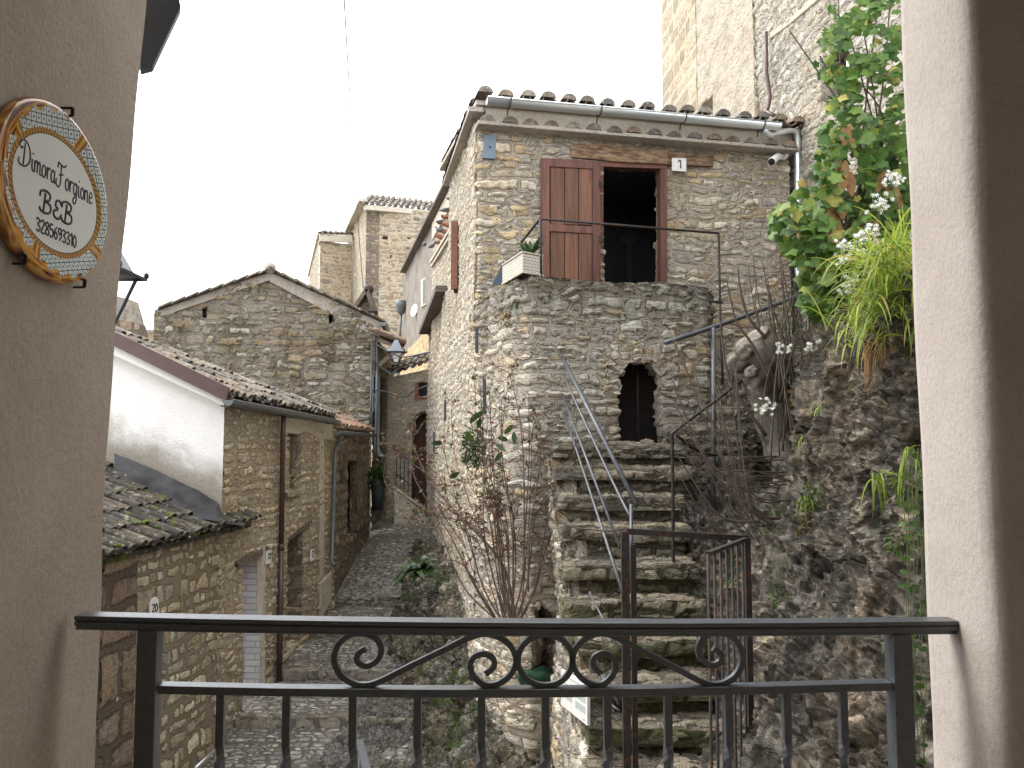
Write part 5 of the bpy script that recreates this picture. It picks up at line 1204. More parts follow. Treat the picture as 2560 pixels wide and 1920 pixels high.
rail('stair_handrail', 'dark sloping tube handrail rising beside the fig tree', [[PY(1662, 857, 7.5), PY(1800, 812, 7.7), PY(1955, 755, 7.9), PY(1990, 742, 8.0)], [PY(1784, 820, 7.65), PY(1784, 1276, 7.45)]], M['iron_grey'], .022)
rail('looped_railing', 'bent rusty rail looping from a post on the right of the stairs', [[PY(1684, 1495, 6.8), PY(1682, 1200, 6.8), PY(1681, 1100, 6.8), PY(1690, 1076, 6.8), PY(1783, 1006, 7.1), PY(1862, 945, 7.3)], [PY(1690, 1086, 6.8), PY(1730, 1118, 6.9), PY(1783, 1137, 7.1), PY(1870, 1122, 7.4)]], M['iron'], .014)
rail('pipe_handrail', 'four thin parallel pipes slanting down along the left of the stairs', [(.02, [PY(1406, 893, 8.0), PY(1592, 1264, 6.5)]), (.012, [PY(1408, 935, 8.0), PY(1430, 985, 7.8), PY(1530, 1200, 6.9), PY(1576, 1292, 6.5)]), (.012, [PY(1406, 985, 8.0), PY(1550, 1370, 6.3)]), (.012, [PY(1408, 1030, 8.0), PY(1440, 1120, 7.7), PY(1556, 1478, 5.9)]), (.014, [PY(1578, 1262, 6.45), PY(1578, 1420, 6.2)])], M['iron_grey'], .014)
rail('broken_rod', 'thin grey rod leaning down the lower stair side', [(.009, [PY(1474, 1482, 6.4), PY(1548, 1625, 5.9)]), (.009, [PY(1490, 1665, 5.9), PY(1547, 1762, 5.6)]), (.009, [PY(1525, 1760, 5.7), PY(1549, 1778, 5.6)])], M['iron_grey'])
m = MB(); m.tube([PY(1395, 1305, 6.9), PY(1440, 1320, 6.6), PY(1520, 1328, 6.3), PY(1560, 1322, 5.9), PY(1580, 1328, 5.6)], .007, 6); tag(m.build('loose_cable', M['iron']), 'slack black cable crossing the stairs to the gate post', 'cable')
GT = thing('iron_gate', 'open rusty iron gate with a tall post at the foot of the stairs', 'gate', PY(1560, 1900, 5.0))
m = MB(); a = PY(1562, 1328, 5.0); m.box((a.x, 5.0, (a.z - 4.2) / 2), (.045, .045, 4.2 + a.z)); m.build('post', M['iron'], GT)
m = MB(); m.box((a.x + .052, 5.02, (a.z - 4.2) / 2 - .03), (.03, .04, 4.2 + a.z - .1)); m.build('hinge_bar', M['iron'], GT)
m = MB(); b = PY(1868, 1346, 5.35); m.bar(a, b, .04, .035); m.bar(b, V((b.x, b.y, -4.2)), .035, .035, up=V((0, 1, 0))); m.build('top_bar', M['iron'], GT)
c = PY(1770, 1384, 4.55); m = MB(); m.bar(b, c, .03, .02); m.bar(b - V((0, 0, 1.35)), c - V((0, 0, 1.35)), .03, .015); build_each(m, 'leaf_bar', M['iron'], GT)
for k in range(7):
    p = c.lerp(b - V((0, 0, .02)), k / 7.0); m = MB(); m.tube([p, V((p.x, p.y, -4.1))], .0085, 6); m.build('gate_bar', M['iron'], GT)
HR = thing('lane_handrail', 'short grey metal handrail at the bottom of the lane', 'railing', PY(905, 1900, 7.0))
m = MB(); m.bar(PY(899, 1852, 7.2), PY(925, 1960, 5.6), .06, .03); m.build('rail', M['iron_grey'], HR, bevel=.005); m = MB(); m.tube([PY(901, 1856, 7.1), V((PY(901, 1856, 7.1).x, 7.1, zs(7.1)))], .02, 8); m.build('post', M['iron_grey'], HR)
m = MB(); m.tube([gz(488, 1920, .1), gz(536, 1876, .1)], .018, 8); tag(m.build('handrail_tube', M['galv']), 'short pale metal tube on the low left house wall', 'handrail')

# ================= cables, dish, pigeons, small wall things =================
def cable(label, pts, r=.012): m = MB(); m.tube(smooth([tuple(p) for p in pts], 6), r, 5); tag(m.build('cable', M['dgrey']), label, 'cable', 'overhead cables')
cable('thin overhead cable hanging down across the white sky', [PY(856, -80, 14), PY(872, 200, 20), PY(888, 440, 29), PY(895, 560, 29.8), PY(908, 720, 29.8)], .015)
cable('upper pale cable sagging from the dark gabled house to the tan wall', [PY(932, 856, 16.6), PY(985, 885, 16), PY(1015, 892, 15.5), PY(1073, 880, 15)], .018)
cable('lower pale cable sagging across the lane before the arched house', [PY(930, 975, 16.7), PY(960, 978, 16.5), PY(1010, 992, 16), PY(1040, 975, 15.5), PY(1072, 963, 15)], .014)
cable('loose cable curling down to the small terracotta roof', [PY(930, 977, 16.6), PY(938, 1000, 16.5), PY(925, 1045, 16.3), PY(895, 1052, 16.0)], .014)
SDI = thing('satellite_dish', 'small white satellite dish on the far grey wall', 'satellite dish', PY(1040, 778, 24.5))
q = PY(1040, 778, 24.6); Mx = Matrix.Translation(q) @ V((-.8, -.55, .15)).to_track_quat('Z', 'Y').to_matrix().to_4x4()
m = MB(); m.lathe([(.0, .0), (.11, .02), (.2, .06), (.21, .07), (.0, .01)], Mx, 20); m.build('dish', M['white_p'], SDI); m = MB(); m.tube([q, q + V((.5, .1, -.1))], .02, 6); m.build('arm', M['grey_metal'], SDI)
FLL = thing('floodlight', 'grey floodlight at the foot of the far tower corner', 'floodlight', PY(1003, 765, 28))
m = MB(); m.lathe([(.10, 0), (.2, .3), (.21, .45), (.0, .46)], Matrix.Translation(PY(1003, 785, 28)), 14); m.build('head', M['grey_metal'], FLL); m = MB(); m.tube([PY(1003, 785, 28), PY(998, 860, 28)], .04, 6); m.build('pole', M['grey_metal'], FLL)
def pigeon(loc, rz):
    m = MB(); m.v = []
    body = [(-.17, .0, .05, .012), (-.11, 0, .055, .03), (-.04, 0, .07, .055), (.03, 0, .085, .06), (.08, 0, .115, .04), (.105, 0, .145, .026), (.125, 0, .165, .03), (.15, 0, .168, .02), (.175, 0, .16, .004)]
    m.tube([V((a, b_, c_)) for a, b_, c_, _ in body], [d for *_, d in body], 10); m.tube([(0, .02, .04), (0, .02, 0)], .005, 4); m.tube([(0, -.02, .04), (0, -.02, 0)], .005, 4)
    o = m.build('pigeon', simple('pigeon_grey', (.085, .09, .10), .6, 0, .4, 25)); o.scale = (.75, .75, .75); o.location = loc; o.rotation_euler.z = rz; return o
pl = [((1113, 532), 17.6, 'upper'), ((1098, 562), 18.2, 'middle'), ((1099, 581), 18.2, 'lower'), ((1080, 621), 19.5, 'lowest'), ((1061, 617), 20.2, 'leftmost'), ((1126, 504), 17.0, 'topmost')]
pg = None
for (px, py), Y, wd in pl:
    q = PX(px, py, XN(Y) - .09)
    if pg is None: pg = pigeon(q, .4); o = pg
    else: o = pg.copy(); sc.collection.objects.link(o); o.location = q; o.rotation_euler.z = random.uniform(0, 6)
    tag(o, 'grey pigeon perched on the banded far wall, %s of the flock' % wd, 'pigeon', 'pigeons on the nesting bricks')
SPR = thing('small_peaked_roof', 'dark peaked roof verge poking above the dark gabled house', 'roof', PY(920, 780, 20))
m = MB(); m.bar(PY(893, 768, 20), PY(921, 726, 20), .5, .09); m.bar(PY(921, 726, 20), PY(939, 790, 20), .5, .09); m.build('verge', M['oldwood'], SPR); m = MB(); m.blob(PY(921, 724, 19.9), .13); m.build('ridge_tile', M['iron'], SPR)
m = MB(); m.prism([PY(894, 800, 20.1), PY(896, 770, 20.1), PY(921, 734, 20.1), PY(936, 790, 20.1), PY(936, 812, 20.1)], (0, .5, 0)); m.build('gable', M['far'], SPR)
TR = thing('planter', 'cream brick-patterned planter on the terrace corner', 'planter', PY(1300, 650, 8.3))
n = NT('planter_brick'); u_, v_, _ = n.xyz(n.uv()); bt = n.n('ShaderNodeTexBrick'); n.put(bt.inputs['Vector'], n.uv()); bt.inputs['Scale'].default_value = 1; bt.inputs['Brick Width'].default_value = .045; bt.inputs['Row Height'].default_value = .026; bt.inputs['Mortar Size'].default_value = .002
bt.inputs['Color1'].default_value = (.50, .46, .38, 1); bt.inputs['Color2'].default_value = (.56, .52, .44, 1); bt.inputs['Mortar'].default_value = (.2, .18, .15, 1); n.bump(bt.outputs[1], -.006); pm = n.fin(bt.outputs[0], .8)
A0 = PY(1307, 671, 8.05); B0 = PY(1256, 702, 8.5); C0 = PY(1357, 680, 8.2); hz = V((0, 0, .20)); A0.z -= .035; B0.z -= .035; C0.z -= .035
D0 = B0 + (C0 - A0); ul = (A0 - B0).length
m = MB(); m.add([B0, A0, A0 + hz, B0 + hz], [(0, 1, 2, 3)], u=[(0, 0), (ul, 0), (ul, .165), (0, .165)]); m.add([A0, C0, C0 + hz, A0 + hz], [(0, 1, 2, 3)], u=[(0, 0), (.25, 0), (.25, .165), (0, .165)])
m.add([C0, D0, D0 + hz, C0 + hz, B0, B0 + hz], [(0, 1, 2, 3), (1, 4, 5, 2)]); m.build('trough', pm, TR); m = MB(); s7 = V((0, 0, .17)); m.add([A0 + s7, C0 + s7, D0 + s7, B0 + s7], [(0, 1, 2, 3)]); m.build('soil', M['black'], TR)
m = MB()
for p, q in ((B0, A0), (A0, C0)): m.bar(p + hz, q + hz, .02, .014); m.bar(p, q, .024, .02)
m.build('rim', M['plband'], TR)
m = MB(); m.prism([PY(1230, 712, 8.62), PY(1260, 650, 8.62), PY(1258, 712, 8.62)], (0, .02, 0)); tag(m.build('slate_sheet', simple('blue_slate', (.05, .075, .11), .5, 0, .2, 8)), 'dark blue triangular sheet leaning behind the planter', 'sheet')
# inside the open door
WF = thing('coat_stand', 'dark stand inside the open doorway', 'stand', on(1575, 700, -1.2))
m = MB(); m.box(on(1572, 660, -1.2), (.07, .05, .9)); m.box(on(1572, 600, -1.2), (.2, .05, .12)); m.build('upright', M['black'], WF)

# ================= vegetation =================
GRN = [(0, (.035, .08, .012)), (.35, (.065, .14, .022)), (.6, (.11, .20, .035)), (.82, (.20, .25, .05)), (.93, (.34, .28, .06)), (1, (.28, .15, .05))]
M['mallow'] = leafmat('mallow_leaf', GRN); M['dry'] = leafmat('dry_leaf', [(0, (.30, .16, .07)), (1, (.40, .26, .13))], .8, .2)
M['grass'] = leafmat('strap_leaf', [(0, (.12, .20, .03)), (.5, (.27, .37, .05)), (.8, (.42, .46, .08)), (1, (.45, .38, .14))], .5, .4)
M['darkleaf'] = leafmat('dark_leaf', [(0, (.02, .045, .015)), (.6, (.035, .075, .02)), (1, (.07, .11, .03))], .4, .2)
M['fern'] = leafmat('fern_leaf', [(0, (.03, .07, .015)), (.6, (.07, .13, .03)), (1, (.16, .20, .05))], .6, .3)
M['rose'] = leafmat('rose_leaf', [(0, (.14, .05, .03)), (.3, (.18, .07, .035)), (.5, (.06, .07, .03)), (.85, (.09, .10, .035)), (1, (.3, .25, .05))], .5, .3)
M['petal'] = leafmat('white_petal', [(0, (.8, .8, .78)), (1, (.85, .85, .83))], .6, .3)
M['bark'] = simple('brown_stem', (.10, .07, .055), .85, 0, .4, 30, bump=.003); M['figbark'] = simple('pale_fig_bark', (.19, .165, .135), .85, 0, .6, 7, bump=.02, rust=((.07, .06, .045), .52)); M['stem'] = simple('green_stem', (.10, .13, .05), .7, 0, .2, 20)
M['twig'] = simple('grey_brown_shoot', (.085, .062, .05), .8, 0, .35, 25)
def rv(s=1.0): return V([random.uniform(-s, s) for _ in range(3)])
def leaf(m, c, nrm, up, size, lobes=5, val=None, curl=.25):
    nrm = V(nrm).normalized(); up = V(up); x = up.cross(nrm)
    if x.length < 1e-3: x = nrm.orthogonal()
    x.normalize(); y = nrm.cross(x).normalized(); vs = [V(c)]
    n_ = lobes * 4
    for k in range(n_ + 1):
        a = -math.pi * .5 + .35 + (2 * math.pi - .7) * k / n_; ph = (k % 4)
        r = size * (1.0 if ph == 2 else .84 if ph in (1, 3) else .72) * (1.0 + .25 * math.sin((a)) )
        vs.append(V(c) + x * math.cos(a) * r + y * (math.sin(a) * r + size * .3) + nrm * (-curl * r * (abs(math.cos(a)) ** 1.5) + random.uniform(-.04, .04) * size))
    fs = [(0, i, i + 1) for i in range(1, n_ + 1)]; v_ = random.random() if val is None else val
    m.add(vs, fs, u=[(v_, .5)] * len(vs), smooth=True)
def simpleleaf(m, c, d, nrm, L, W, val=None, seg=3, droop=0.0):
    d = V(d).normalized(); nrm = V(nrm); x = d.cross(nrm)
    if x.length < 1e-3: x = d.orthogonal()
    x.normalize(); vs = []; c = V(c)
    for i in range(seg + 1):
        t = i / seg; w_ = W * (math.sin(math.pi * (t * .86 + .08)) ** .8); p = c + d * L * t - V((0, 0, 1)) * droop * L * t * t
        vs += [p - x * w_ / 2, p + V((0, 0, -.15 * w_)), p + x * w_ / 2]
    fs = [(i * 3 + k, i * 3 + k + 1, i * 3 + k + 4, i * 3 + k + 3) for i in range(seg) for k in range(2)]
    v_ = random.random() if val is None else val; m.add(vs, fs, u=[(v_, .5)] * len(vs), smooth=True)
def blade(m, c, d, L, W, droop, val=None, seg=7):
    c = V(c); d = V(d).normalized(); p = c.copy(); vs = []; x = d.cross(V((0, 0, 1)))
    if x.length < 1e-2: x = V((1, 0, 0))
    x.normalize(); x = (x + V((0, 0, 1)) * random.uniform(-.5, .5)).normalized()
    for i in range(seg + 1):
        t = i / seg; w_ = W * (1 - t ** 2.2) + .001; vs += [p - x * w_ / 2, p + x * w_ / 2]; d = (d + V((0, 0, -droop / seg * 1.6))).normalized(); p = p + d * L / seg
    fs = [(i * 2, i * 2 + 1, i * 2 + 3, i * 2 + 2) for i in range(seg)]; v_ = random.random() if val is None else val
    m.add(vs, fs, u=[(v_, .5)] * len(vs), smooth=True)
# tree mallow climbing the white wall
TM = thing('tree_mallow', 'tall leafy tree mallow with lobed green and yellowing leaves before the limewashed house', 'plant', PY(2150, 780, 6.0))
mreg = [(2085, -40), (2240, -40), (2275, 80), (2300, 330), (2300, 520), (2255, 600), (2170, 640), (2120, 740), (2040, 790), (2005, 745), (2010, 670), (1960, 610), (1930, 575), (1930, 530), (1985, 480), (2040, 420), (2055, 300), (2075, 250), (2040, 160), (2065, 60)]
m = MB(); stems = []
for k in range(9):
    x0 = 2120 + 18 * k; x1 = random.uniform(2085, 2260); y1 = random.choice([-60, -20, 40, 200, 330])
    P_ = [PY(x0, 800, 5.9), PY(x0 + random.uniform(-30, 20), 560, 6.1), PY((x0 + x1) / 2 + random.uniform(-30, 30), 300, 6.2), PY(x1, y1, 6.3)]; m.tube(smooth([tuple(p) for p in P_], 5), [.014 - .0006 * i for i in range(16)], 6)
for P_ in (((2170, 560), (2100, 560), (2000, 590), (1940, 540)), ((2150, 500), (2090, 520), (2010, 560), (1950, 640)), ((2160, 400), (2110, 260), (2050, 140)), ((1975, 78), (2060, 200), (2150, 330), (2230, 420)), ((2140, 620), (2080, 700), (2010, 760))):
    m.tube(smooth([tuple(PY(x, y, 6.1)) for x, y in P_], 5), .006, 5)
m.build('stems', M['bark'], TM)
m = MB(); cnt = 0
while cnt < 2500:
    px = random.uniform(1925, 2305); py = random.uniform(-40, 800)
    if not inpoly(px, py, mreg): continue
    dens = noise.noise(V((px / 55, py / 55, 1.3)))
    if dens < -.12 - .1 * (py > 300) and random.random() < .93: continue
    Y = random.uniform(5.7, 6.8); big = py / 800
    size = .82 * random.uniform(.025, .045) if (random.random() < .55 - .3 * big) else .82 * random.uniform(.05, .095) * (.65 + .4 * big)
    val = random.random() * .78 if random.random() < .92 else random.uniform(.8, .97)
    leaf(m, PY(px, py, Y), V((-.35, -1, .45)) + rv(.75), V((0, 0, -1)) + rv(.6), size, val=val, curl=random.uniform(.1, .6)); cnt += 1
m.build('leaves', M['mallow'], TM)
m = MB()
for (px, py) in ((2105, 400), (2118, 430), (2080, 520), (2090, 545), (2160, 530), (2175, 548), (2232, 440), (2215, 425), (2060, 420), (2118, 310), (2100, 500), (2240, 470),):
    for k in range(3): simpleleaf(m, PY(px, py, 5.85) + rv(.02), V((random.uniform(-.3, .3), 0, -1)), V((0, -1, 0)) + rv(.8), random.uniform(.10, .19), random.uniform(.05, .09), seg=4, droop=.1)
m.build('dried_leaves', M['dry'], TM)
# strap-leaved grass on the rock edge
GS = thing('strap_leaf_clump', 'yellow-green clump of long strap leaves spilling over the rock top', 'plant', PY(2250, 720, 5.0))
m = MB()
for k in range(760):
    px = random.gauss(2235, 48); py = random.choice([random.uniform(600, 780), random.uniform(690, 840)]) + max(0, 2200 - px) * .5; Y = random.uniform(4.75, 5.5)
    c = PY(min(px, 2330), py, Y); d = V((random.uniform(-1.3, .5), random.uniform(-1, .5), random.uniform(.2, 1.5))); blade(m, c, d, random.uniform(.2, .46), random.uniform(.008, .015), random.uniform(.5, 2.2))
m.build('leaves', M['grass'], GS)
m = MB()
for k in range(70):
    c = PY(random.uniform(2150, 2290), random.uniform(830, 890), 5.1); blade(m, c, V((random.uniform(-.8, .5), -.6, .2)), random.uniform(.15, .4), .006, 2.6)
m.build('dead_leaves', M['dry'], GS)
for px, py, Y, n_, L in ((2190, 1190, 4.95, 16, .3), (2280, 1130, 4.3, 14, .35), (2015, 1250, 6.2, 14, .22), (1975, 1330, 6.3, 10, .2), (2060, 1010, 6.3, 26, .28), (2020, 1090, 6.5, 24, .25)):
    T = MB()
    for k in range(n_): blade(T, PY(px, py, Y) + rv(.03), V((random.uniform(-1, .6), -.8, random.uniform(.1, 1.2))), L * random.uniform(.6, 1.2), .009, 2.0, val=random.uniform(0, .6))
    tag(T.build('grass_tuft', M['grass']), {2190: 'thin arching grass tuft in the middle of the rock face', 2280: 'long grass tuft on the rock by the right pillar', 2015: 'short grass tuft at the lower fig branches', 1975: 'sparse grass tuft below the fig shoots', 2060: 'dense grass tuft on the upper left rock edge', 2020: 'upright grass tuft beside the fig trunk'}[px], 'grass')
# wild leek flowers
fl = [(2240, 442), (2228, 455), (2208, 500), (2190, 518), (2178, 575), (2160, 590), (2108, 612), (2116, 650), (2155, 600), (2175, 640), (2060, 712), (2095, 705), (2058, 740), (2092, 742), (2050, 760), (2125, 705), (2110, 722), (2202, 805), (1958, 872), (2036, 866), (2052, 925), (2066, 915), (1920, 1010), (1912, 1025), (2130, 630), (2200, 600)]
def leek(px, py, Y):
    T = thing('wild_leek', 'white star-flowered wild leek head among the rock-top greenery', 'flower', PY(px, py, Y), 'white wild leek flowers'); c = PY(px, py, Y)
    m = MB(); q = c + V((random.uniform(.02, .25), .1, -random.uniform(.2, .35))); m.tube(smooth([tuple(c), tuple(c.lerp(q, .5) + V((-.03, 0, .03))), tuple(q)], 4), .0035, 5)
    hd = [c + V((random.uniform(-.06, .06), random.uniform(-.04, .04), random.uniform(-.035, .05))) for _ in range(13)]
    for h in hd: m.tube([c - V((0, 0, .02)), h], .0015, 3)
    m.build('stem', M['stem'], T); m = MB()
    for h in hd:
        nn = (V((-.3, -1, .3)) + rv(.7)).normalized(); x = nn.orthogonal().normalized(); y = nn.cross(x)
        vs = [h]; 
        for k in range(12): a = 2 * math.pi * k / 12; r = .020 if k % 2 else .009; vs.append(h + (x * math.cos(a) + y * math.sin(a)) * r - nn * .004 * (k % 2))
        m.add(vs, [(0, 1 + k, 1 + (k + 1) % 12) for k in range(12)])
    m.build('florets', M['petal'], T)
for px, py in fl: leek(px, py, 5.6 if px > 2100 else 6.4)
# fig tree
FT = thing('fig_tree', 'bare fig tree with a pale cut trunk and many arching brown shoots', 'tree', PY(1960, 1330, 6.9))
m = MB(); tk = [(2005, 1360, 7.1, .08), (1980, 1240, 7.2, .09), (1955, 1140, 7.3, .115), (1930, 1040, 7.3, .15), (1915, 960, 7.3, .18), (1900, 900, 7.2, .20), (1885, 862, 7.2, .185), (1872, 842, 7.2, .13), (1868, 835, 7.2, .04)]
pts = [PY(a, b, c) for a, b, c, _ in tk]; sm_ = smooth([tuple(p) + (r,) for p, (*_, r) in zip(pts, tk)], 6); b0 = len(m.v); m.tube([p[:3] for p in sm_], [p[3] for p in sm_], 22)
for i in range(b0, len(m.v)): p = V(m.v[i]); k_ = noise.noise_vector(p * 4) * .07 + noise.noise_vector(p * 13) * .03; m.v[i] = tuple(p + k_)
for c, r in (((1845, 905, 7.1), .10), ((1862, 880, 7.05), .08), ((1880, 930, 7.0), .06), ((1915, 850, 7.15), .09)): m.blob(PY(*c), r, (1, .8, .9), sub=3, amp=.5, fr=2)
m.build('trunk', M['figbark'], FT)
m = MB()
def shoot(P_, r0, r1=.003):
    q = smooth([tuple(PY(*p)) for p in P_], 5); n_ = len(q); m.tube(q, [r0 + (r1 - r0) * i / (n_ - 1) for i in range(n_)], 6)
for k in range(30):      # arching out to the left
    s0 = random.uniform(0, 1); sx = 1955 + 60 * s0 + random.uniform(-15, 15); sy = 1130 + 270 * s0; ex = random.uniform(1665, 1850); ey = random.uniform(820, 1150) + 60 * s0; Y = random.uniform(6.5, 7.1)
    shoot([(sx, sy, Y), (sx - 90, sy + random.uniform(-30, 10), Y - .1), ((sx + ex) / 2 - 50, (sy + ey) / 2 + 55, Y - .1), (ex, ey, Y)], random.uniform(.005, .009))
for k in range(34):      # upright shoots
    sx = random.uniform(1900, 2090); sy = random.uniform(930, 1180); ex = sx + random.uniform(-110, 75); ey = random.uniform(600, 830); Y = random.uniform(6.6, 7.3)
    shoot([(sx, sy, Y), (sx + (ex - sx) * .3 + random.uniform(-15, 15), sy + (ey - sy) * .4, Y), (sx + (ex - sx) * .75 + random.uniform(-12, 12), sy + (ey - sy) * .75, Y), (ex, ey, Y)], random.uniform(.005, .010))
for P_ in (((1925, 950), (1880, 860), (1840, 800), (1815, 690)), ((1915, 845), (1870, 790), (1850, 720), (1845, 665)), ((2010, 1150), (1960, 960), (1930, 780), (1905, 650)), ((2030, 1180), (1985, 960), (1970, 800), (1950, 690)), ((1915, 1090), (1830, 960), (1805, 850), (1800, 760))):
    shoot([(x, y, 6.95) for x, y in P_], .016, .004)
for P_ in (((1755, 1120), (1800, 1200), (1860, 1265), (1960, 1330)), ((1700, 1190), (1760, 1290), (1830, 1350), (1910, 1390)), ((1690, 1130), (1720, 1180), (1800, 1290), (1900, 1305))): shoot([(x, y, 6.6) for x, y in P_], .004, .012)
m.build('shoots', M['twig'], FT)
m = MB()
for k in range(10): simpleleaf(m, PY(1985 + random.uniform(-12, 18), 980 + random.uniform(-15, 40), 6.7), rv(), rv(), .06, .04, seg=4)
m.build('withered_leaves', M['dry'], FT)
# rose shrub
RS = thing('rose_shrub', 'leggy red-leaved rose shrub growing against the pale tower corner', 'shrub', PY(1290, 1580, 7.65))
m = MB(); lm = MB(); 
def rstem(P_, r0, Y0=7.6, twigs=8, leafy=1.0):
    pts_ = [PY(*p) for p in P_]; q = [V(x) for x in smooth([tuple(p) for p in pts_], 6)]; n_ = len(q); m.tube(q, [r0 * (1 - .7 * i / (n_ - 1)) for i in range(n_)], 6)
    for k in range(twigs):
        i = int(n_ * random.uniform(.35, .97)); b = q[i]; d = V((random.uniform(-.7, .7), random.uniform(-.6, .1), random.uniform(.1, 1))).normalized(); L = random.uniform(.08, .32); e = b + d * L; mid = b.lerp(e, .5) + rv(.02)
        m.tube([b, mid, e], [.0035, .0028, .0015], 5)
        for j in range(int(random.uniform(3, 8) * leafy)):
            p = b.lerp(e, random.uniform(.2, 1.0)); simpleleaf(lm, p, V((random.uniform(-1, 1), random.uniform(-1, .3), random.uniform(-.5, .8))), rv(), random.uniform(.025, .05), random.uniform(.014, .026), seg=2, val=min(1, max(0, random.gauss(.4, .25))))
for k in range(32):
    ex = random.gauss(1215, 110); ey = random.uniform(910, 1330) + abs(ex - 1225) * .4; Y1 = 7.7 if ex > 1250 else 7.9
    mxp = 1290 + (ex - 1290) * .6 + random.uniform(-25, 25)
    rstem([(1275 + random.uniform(-15, 25), 1590, 7.6), (1285 + (mxp - 1285) * .6, 1470, 7.55), (mxp, 1320 + random.uniform(-40, 40), 7.6), (ex + random.uniform(-15, 15), (ey + 1300) / 2, Y1), (ex, ey, Y1)], random.uniform(.005, .010), twigs=8, leafy=.8)
rstem([(1265, 1590, 7.6), (1215, 1510, 7.6), (1160, 1415, 7.7), (1115, 1398, 7.8), (1070, 1380, 7.9)], .012, twigs=6)
rstem([(1290, 1560, 7.6), (1260, 1420, 7.7), (1190, 1330, 7.9), (1130, 1270, 8.3), (1065, 1185, 8.6), (1020, 1080, 8.8), (985, 990, 9.0)], .016, twigs=26, leafy=1.4)
rstem([(1060, 1180, 8.6), (1020, 1150, 8.7), (985, 1120, 8.8)], .006, twigs=12, leafy=1.5); rstem([(1150, 1300, 8.2), (1080, 1290, 8.3), (1030, 1300, 8.4)], .006, twigs=12, leafy=1.4)
rstem([(1320, 1480, 7.5), (1325, 1330, 7.5), (1350, 1150, 7.6), (1345, 1050, 7.7), (1315, 990, 7.7)], .009, twigs=8); rstem([(1310, 1450, 7.5), (1310, 1200, 7.55), (1300, 1050, 7.7), (1280, 960, 7.8), (1270, 925, 7.8)], .008, twigs=8)
m.build('stems', M['bark'], RS); lm.build('leaves', M['rose'], RS)
m = MB()
for (px, py) in ((1190, 1045), (1175, 1058), (1105, 1108), (1240, 1110), (1270, 1100), (1262, 1085), (1195, 1070), (1125, 1195), (1180, 1100), (1285, 1080), (1255, 1130)): simpleleaf(m, PY(px, py, 7.85), V((random.uniform(-.6, .6), -.3, random.uniform(-.8, .8))), V((.3, -1, .2)), .12, .05, seg=4)
m.build('large_leaves', M['darkleaf'], RS)
def clump(name, label, cat, c, r, n_, size, mat, sc3=(1, .6, 1), d0=None):
    m = MB()
    for k in range(n_):
        a = rv(); a = a.normalized() * random.random() ** .5; p = V(c) + V((a.x * sc3[0], a.y * sc3[1], a.z * sc3[2])) * r
        simpleleaf(m, p, (a + rv(.6) + V((0, -.4, .1))), rv() + V((0, -1, .4)), size * random.uniform(.6, 1.3), size * .5, seg=2, droop=.3)
    return tag(m.build(name, M[mat]), label, cat)
clump('hanging_bush', 'dark green bushy tuft hanging on the pale wall above the rose', 'plant', PX(1183, 1115, -.42) if False else PY(1183, 1118, 8.55), .16, 800, .032, 'darkleaf', (.85, .5, 1.3))
for px, py, Y, r, nn_, lb in ((1222, 832, 8.75, .07, 60, 'small dry tuft on the chamfered tower wall'), (1262, 792, 8.3, .09, 70, 'reddish dry tuft just below the planter'), (1288, 760, 8.2, .04, 30, 'tiny bright green tuft on the terrace wall'), (2050, 1240, 6.1, .13, 150, 'fern tuft at the upper left of the rock face'), (2035, 1300, 6.1, .16, 170, 'reddish fern patch below the fig branches'), (1985, 1395, 6.2, .15, 170, 'blue-green weeds on the rock left of the crack'), (1965, 1440, 6.1, .14, 150, 'weeds hanging above the middle rock'), (1990, 1530, 5.85, .13, 170, 'round green weed clump just above the balcony rail'), (1955, 1490, 6.0, .10, 90, 'leafy weeds in the rock crack'), (2260, 1345, 4.5, .10, 80, 'green weed near the right pillar'), (1862, 1385, 6.8, .12, 80, 'yellow green weed behind the gate top'), (1830, 1440, 6.6, .10, 60, 'yellow green weed behind the gate bars'), (2130, 1690, 4.8, .08, 70, 'low weeds on the lower rock ledge'), (1915, 1800, 5.4, .08, 60, 'low weeds between the lower rocks'), (2060, 1745, 5.0, .10, 80, 'weeds behind the lower rail'), (1700, 1300, 7.6, .08, 60, 'green weed beside the upper steps'), (2270, 1210, 4.6, .12, 120, 'fern beside the right pillar'), (1960, 1320, 6.5, .2, 160, 'weeds at the base of the fig tree'), (1880, 1100, 8.3, .25, 220, 'leafy weeds on the bank behind the fig'), (1950, 800, 8.5, .3, 260, 'ivy patch on the wall behind the fig')):
    clump('weed_tuft', lb, 'plant', PY(px, py, Y), r, nn_, .035, 'rose' if 'dry' in lb or 'reddish' in lb else 'fern')
# creeping vine by the pillar
HV = thing('hanging_vine', 'thin variegated vine hanging beside the right pillar', 'plant', PY(2280, 1500, 3.9))
m = MB(); lm = MB()
for k in range(7):
    x = 2262 + 9 * k; P_ = [PY(x + random.uniform(-8, 8), 1120 + 130 * i, 3.95) for i in range(7)]; m.tube(smooth([tuple(p) for p in P_], 4), .0022, 5)
    for j in range(9):
        p = P_[0].lerp(P_[-1], random.random()) + rv(.02); 
        leaf(lm, p, V((-.2, -1, .3)) + rv(.5), V((0, 0, -1)), random.uniform(.013, .024), lobes=2, val=random.uniform(.2, .8))
m.build('stems', M['stem'], HV); lm.build('leaves', M['fern'], HV)
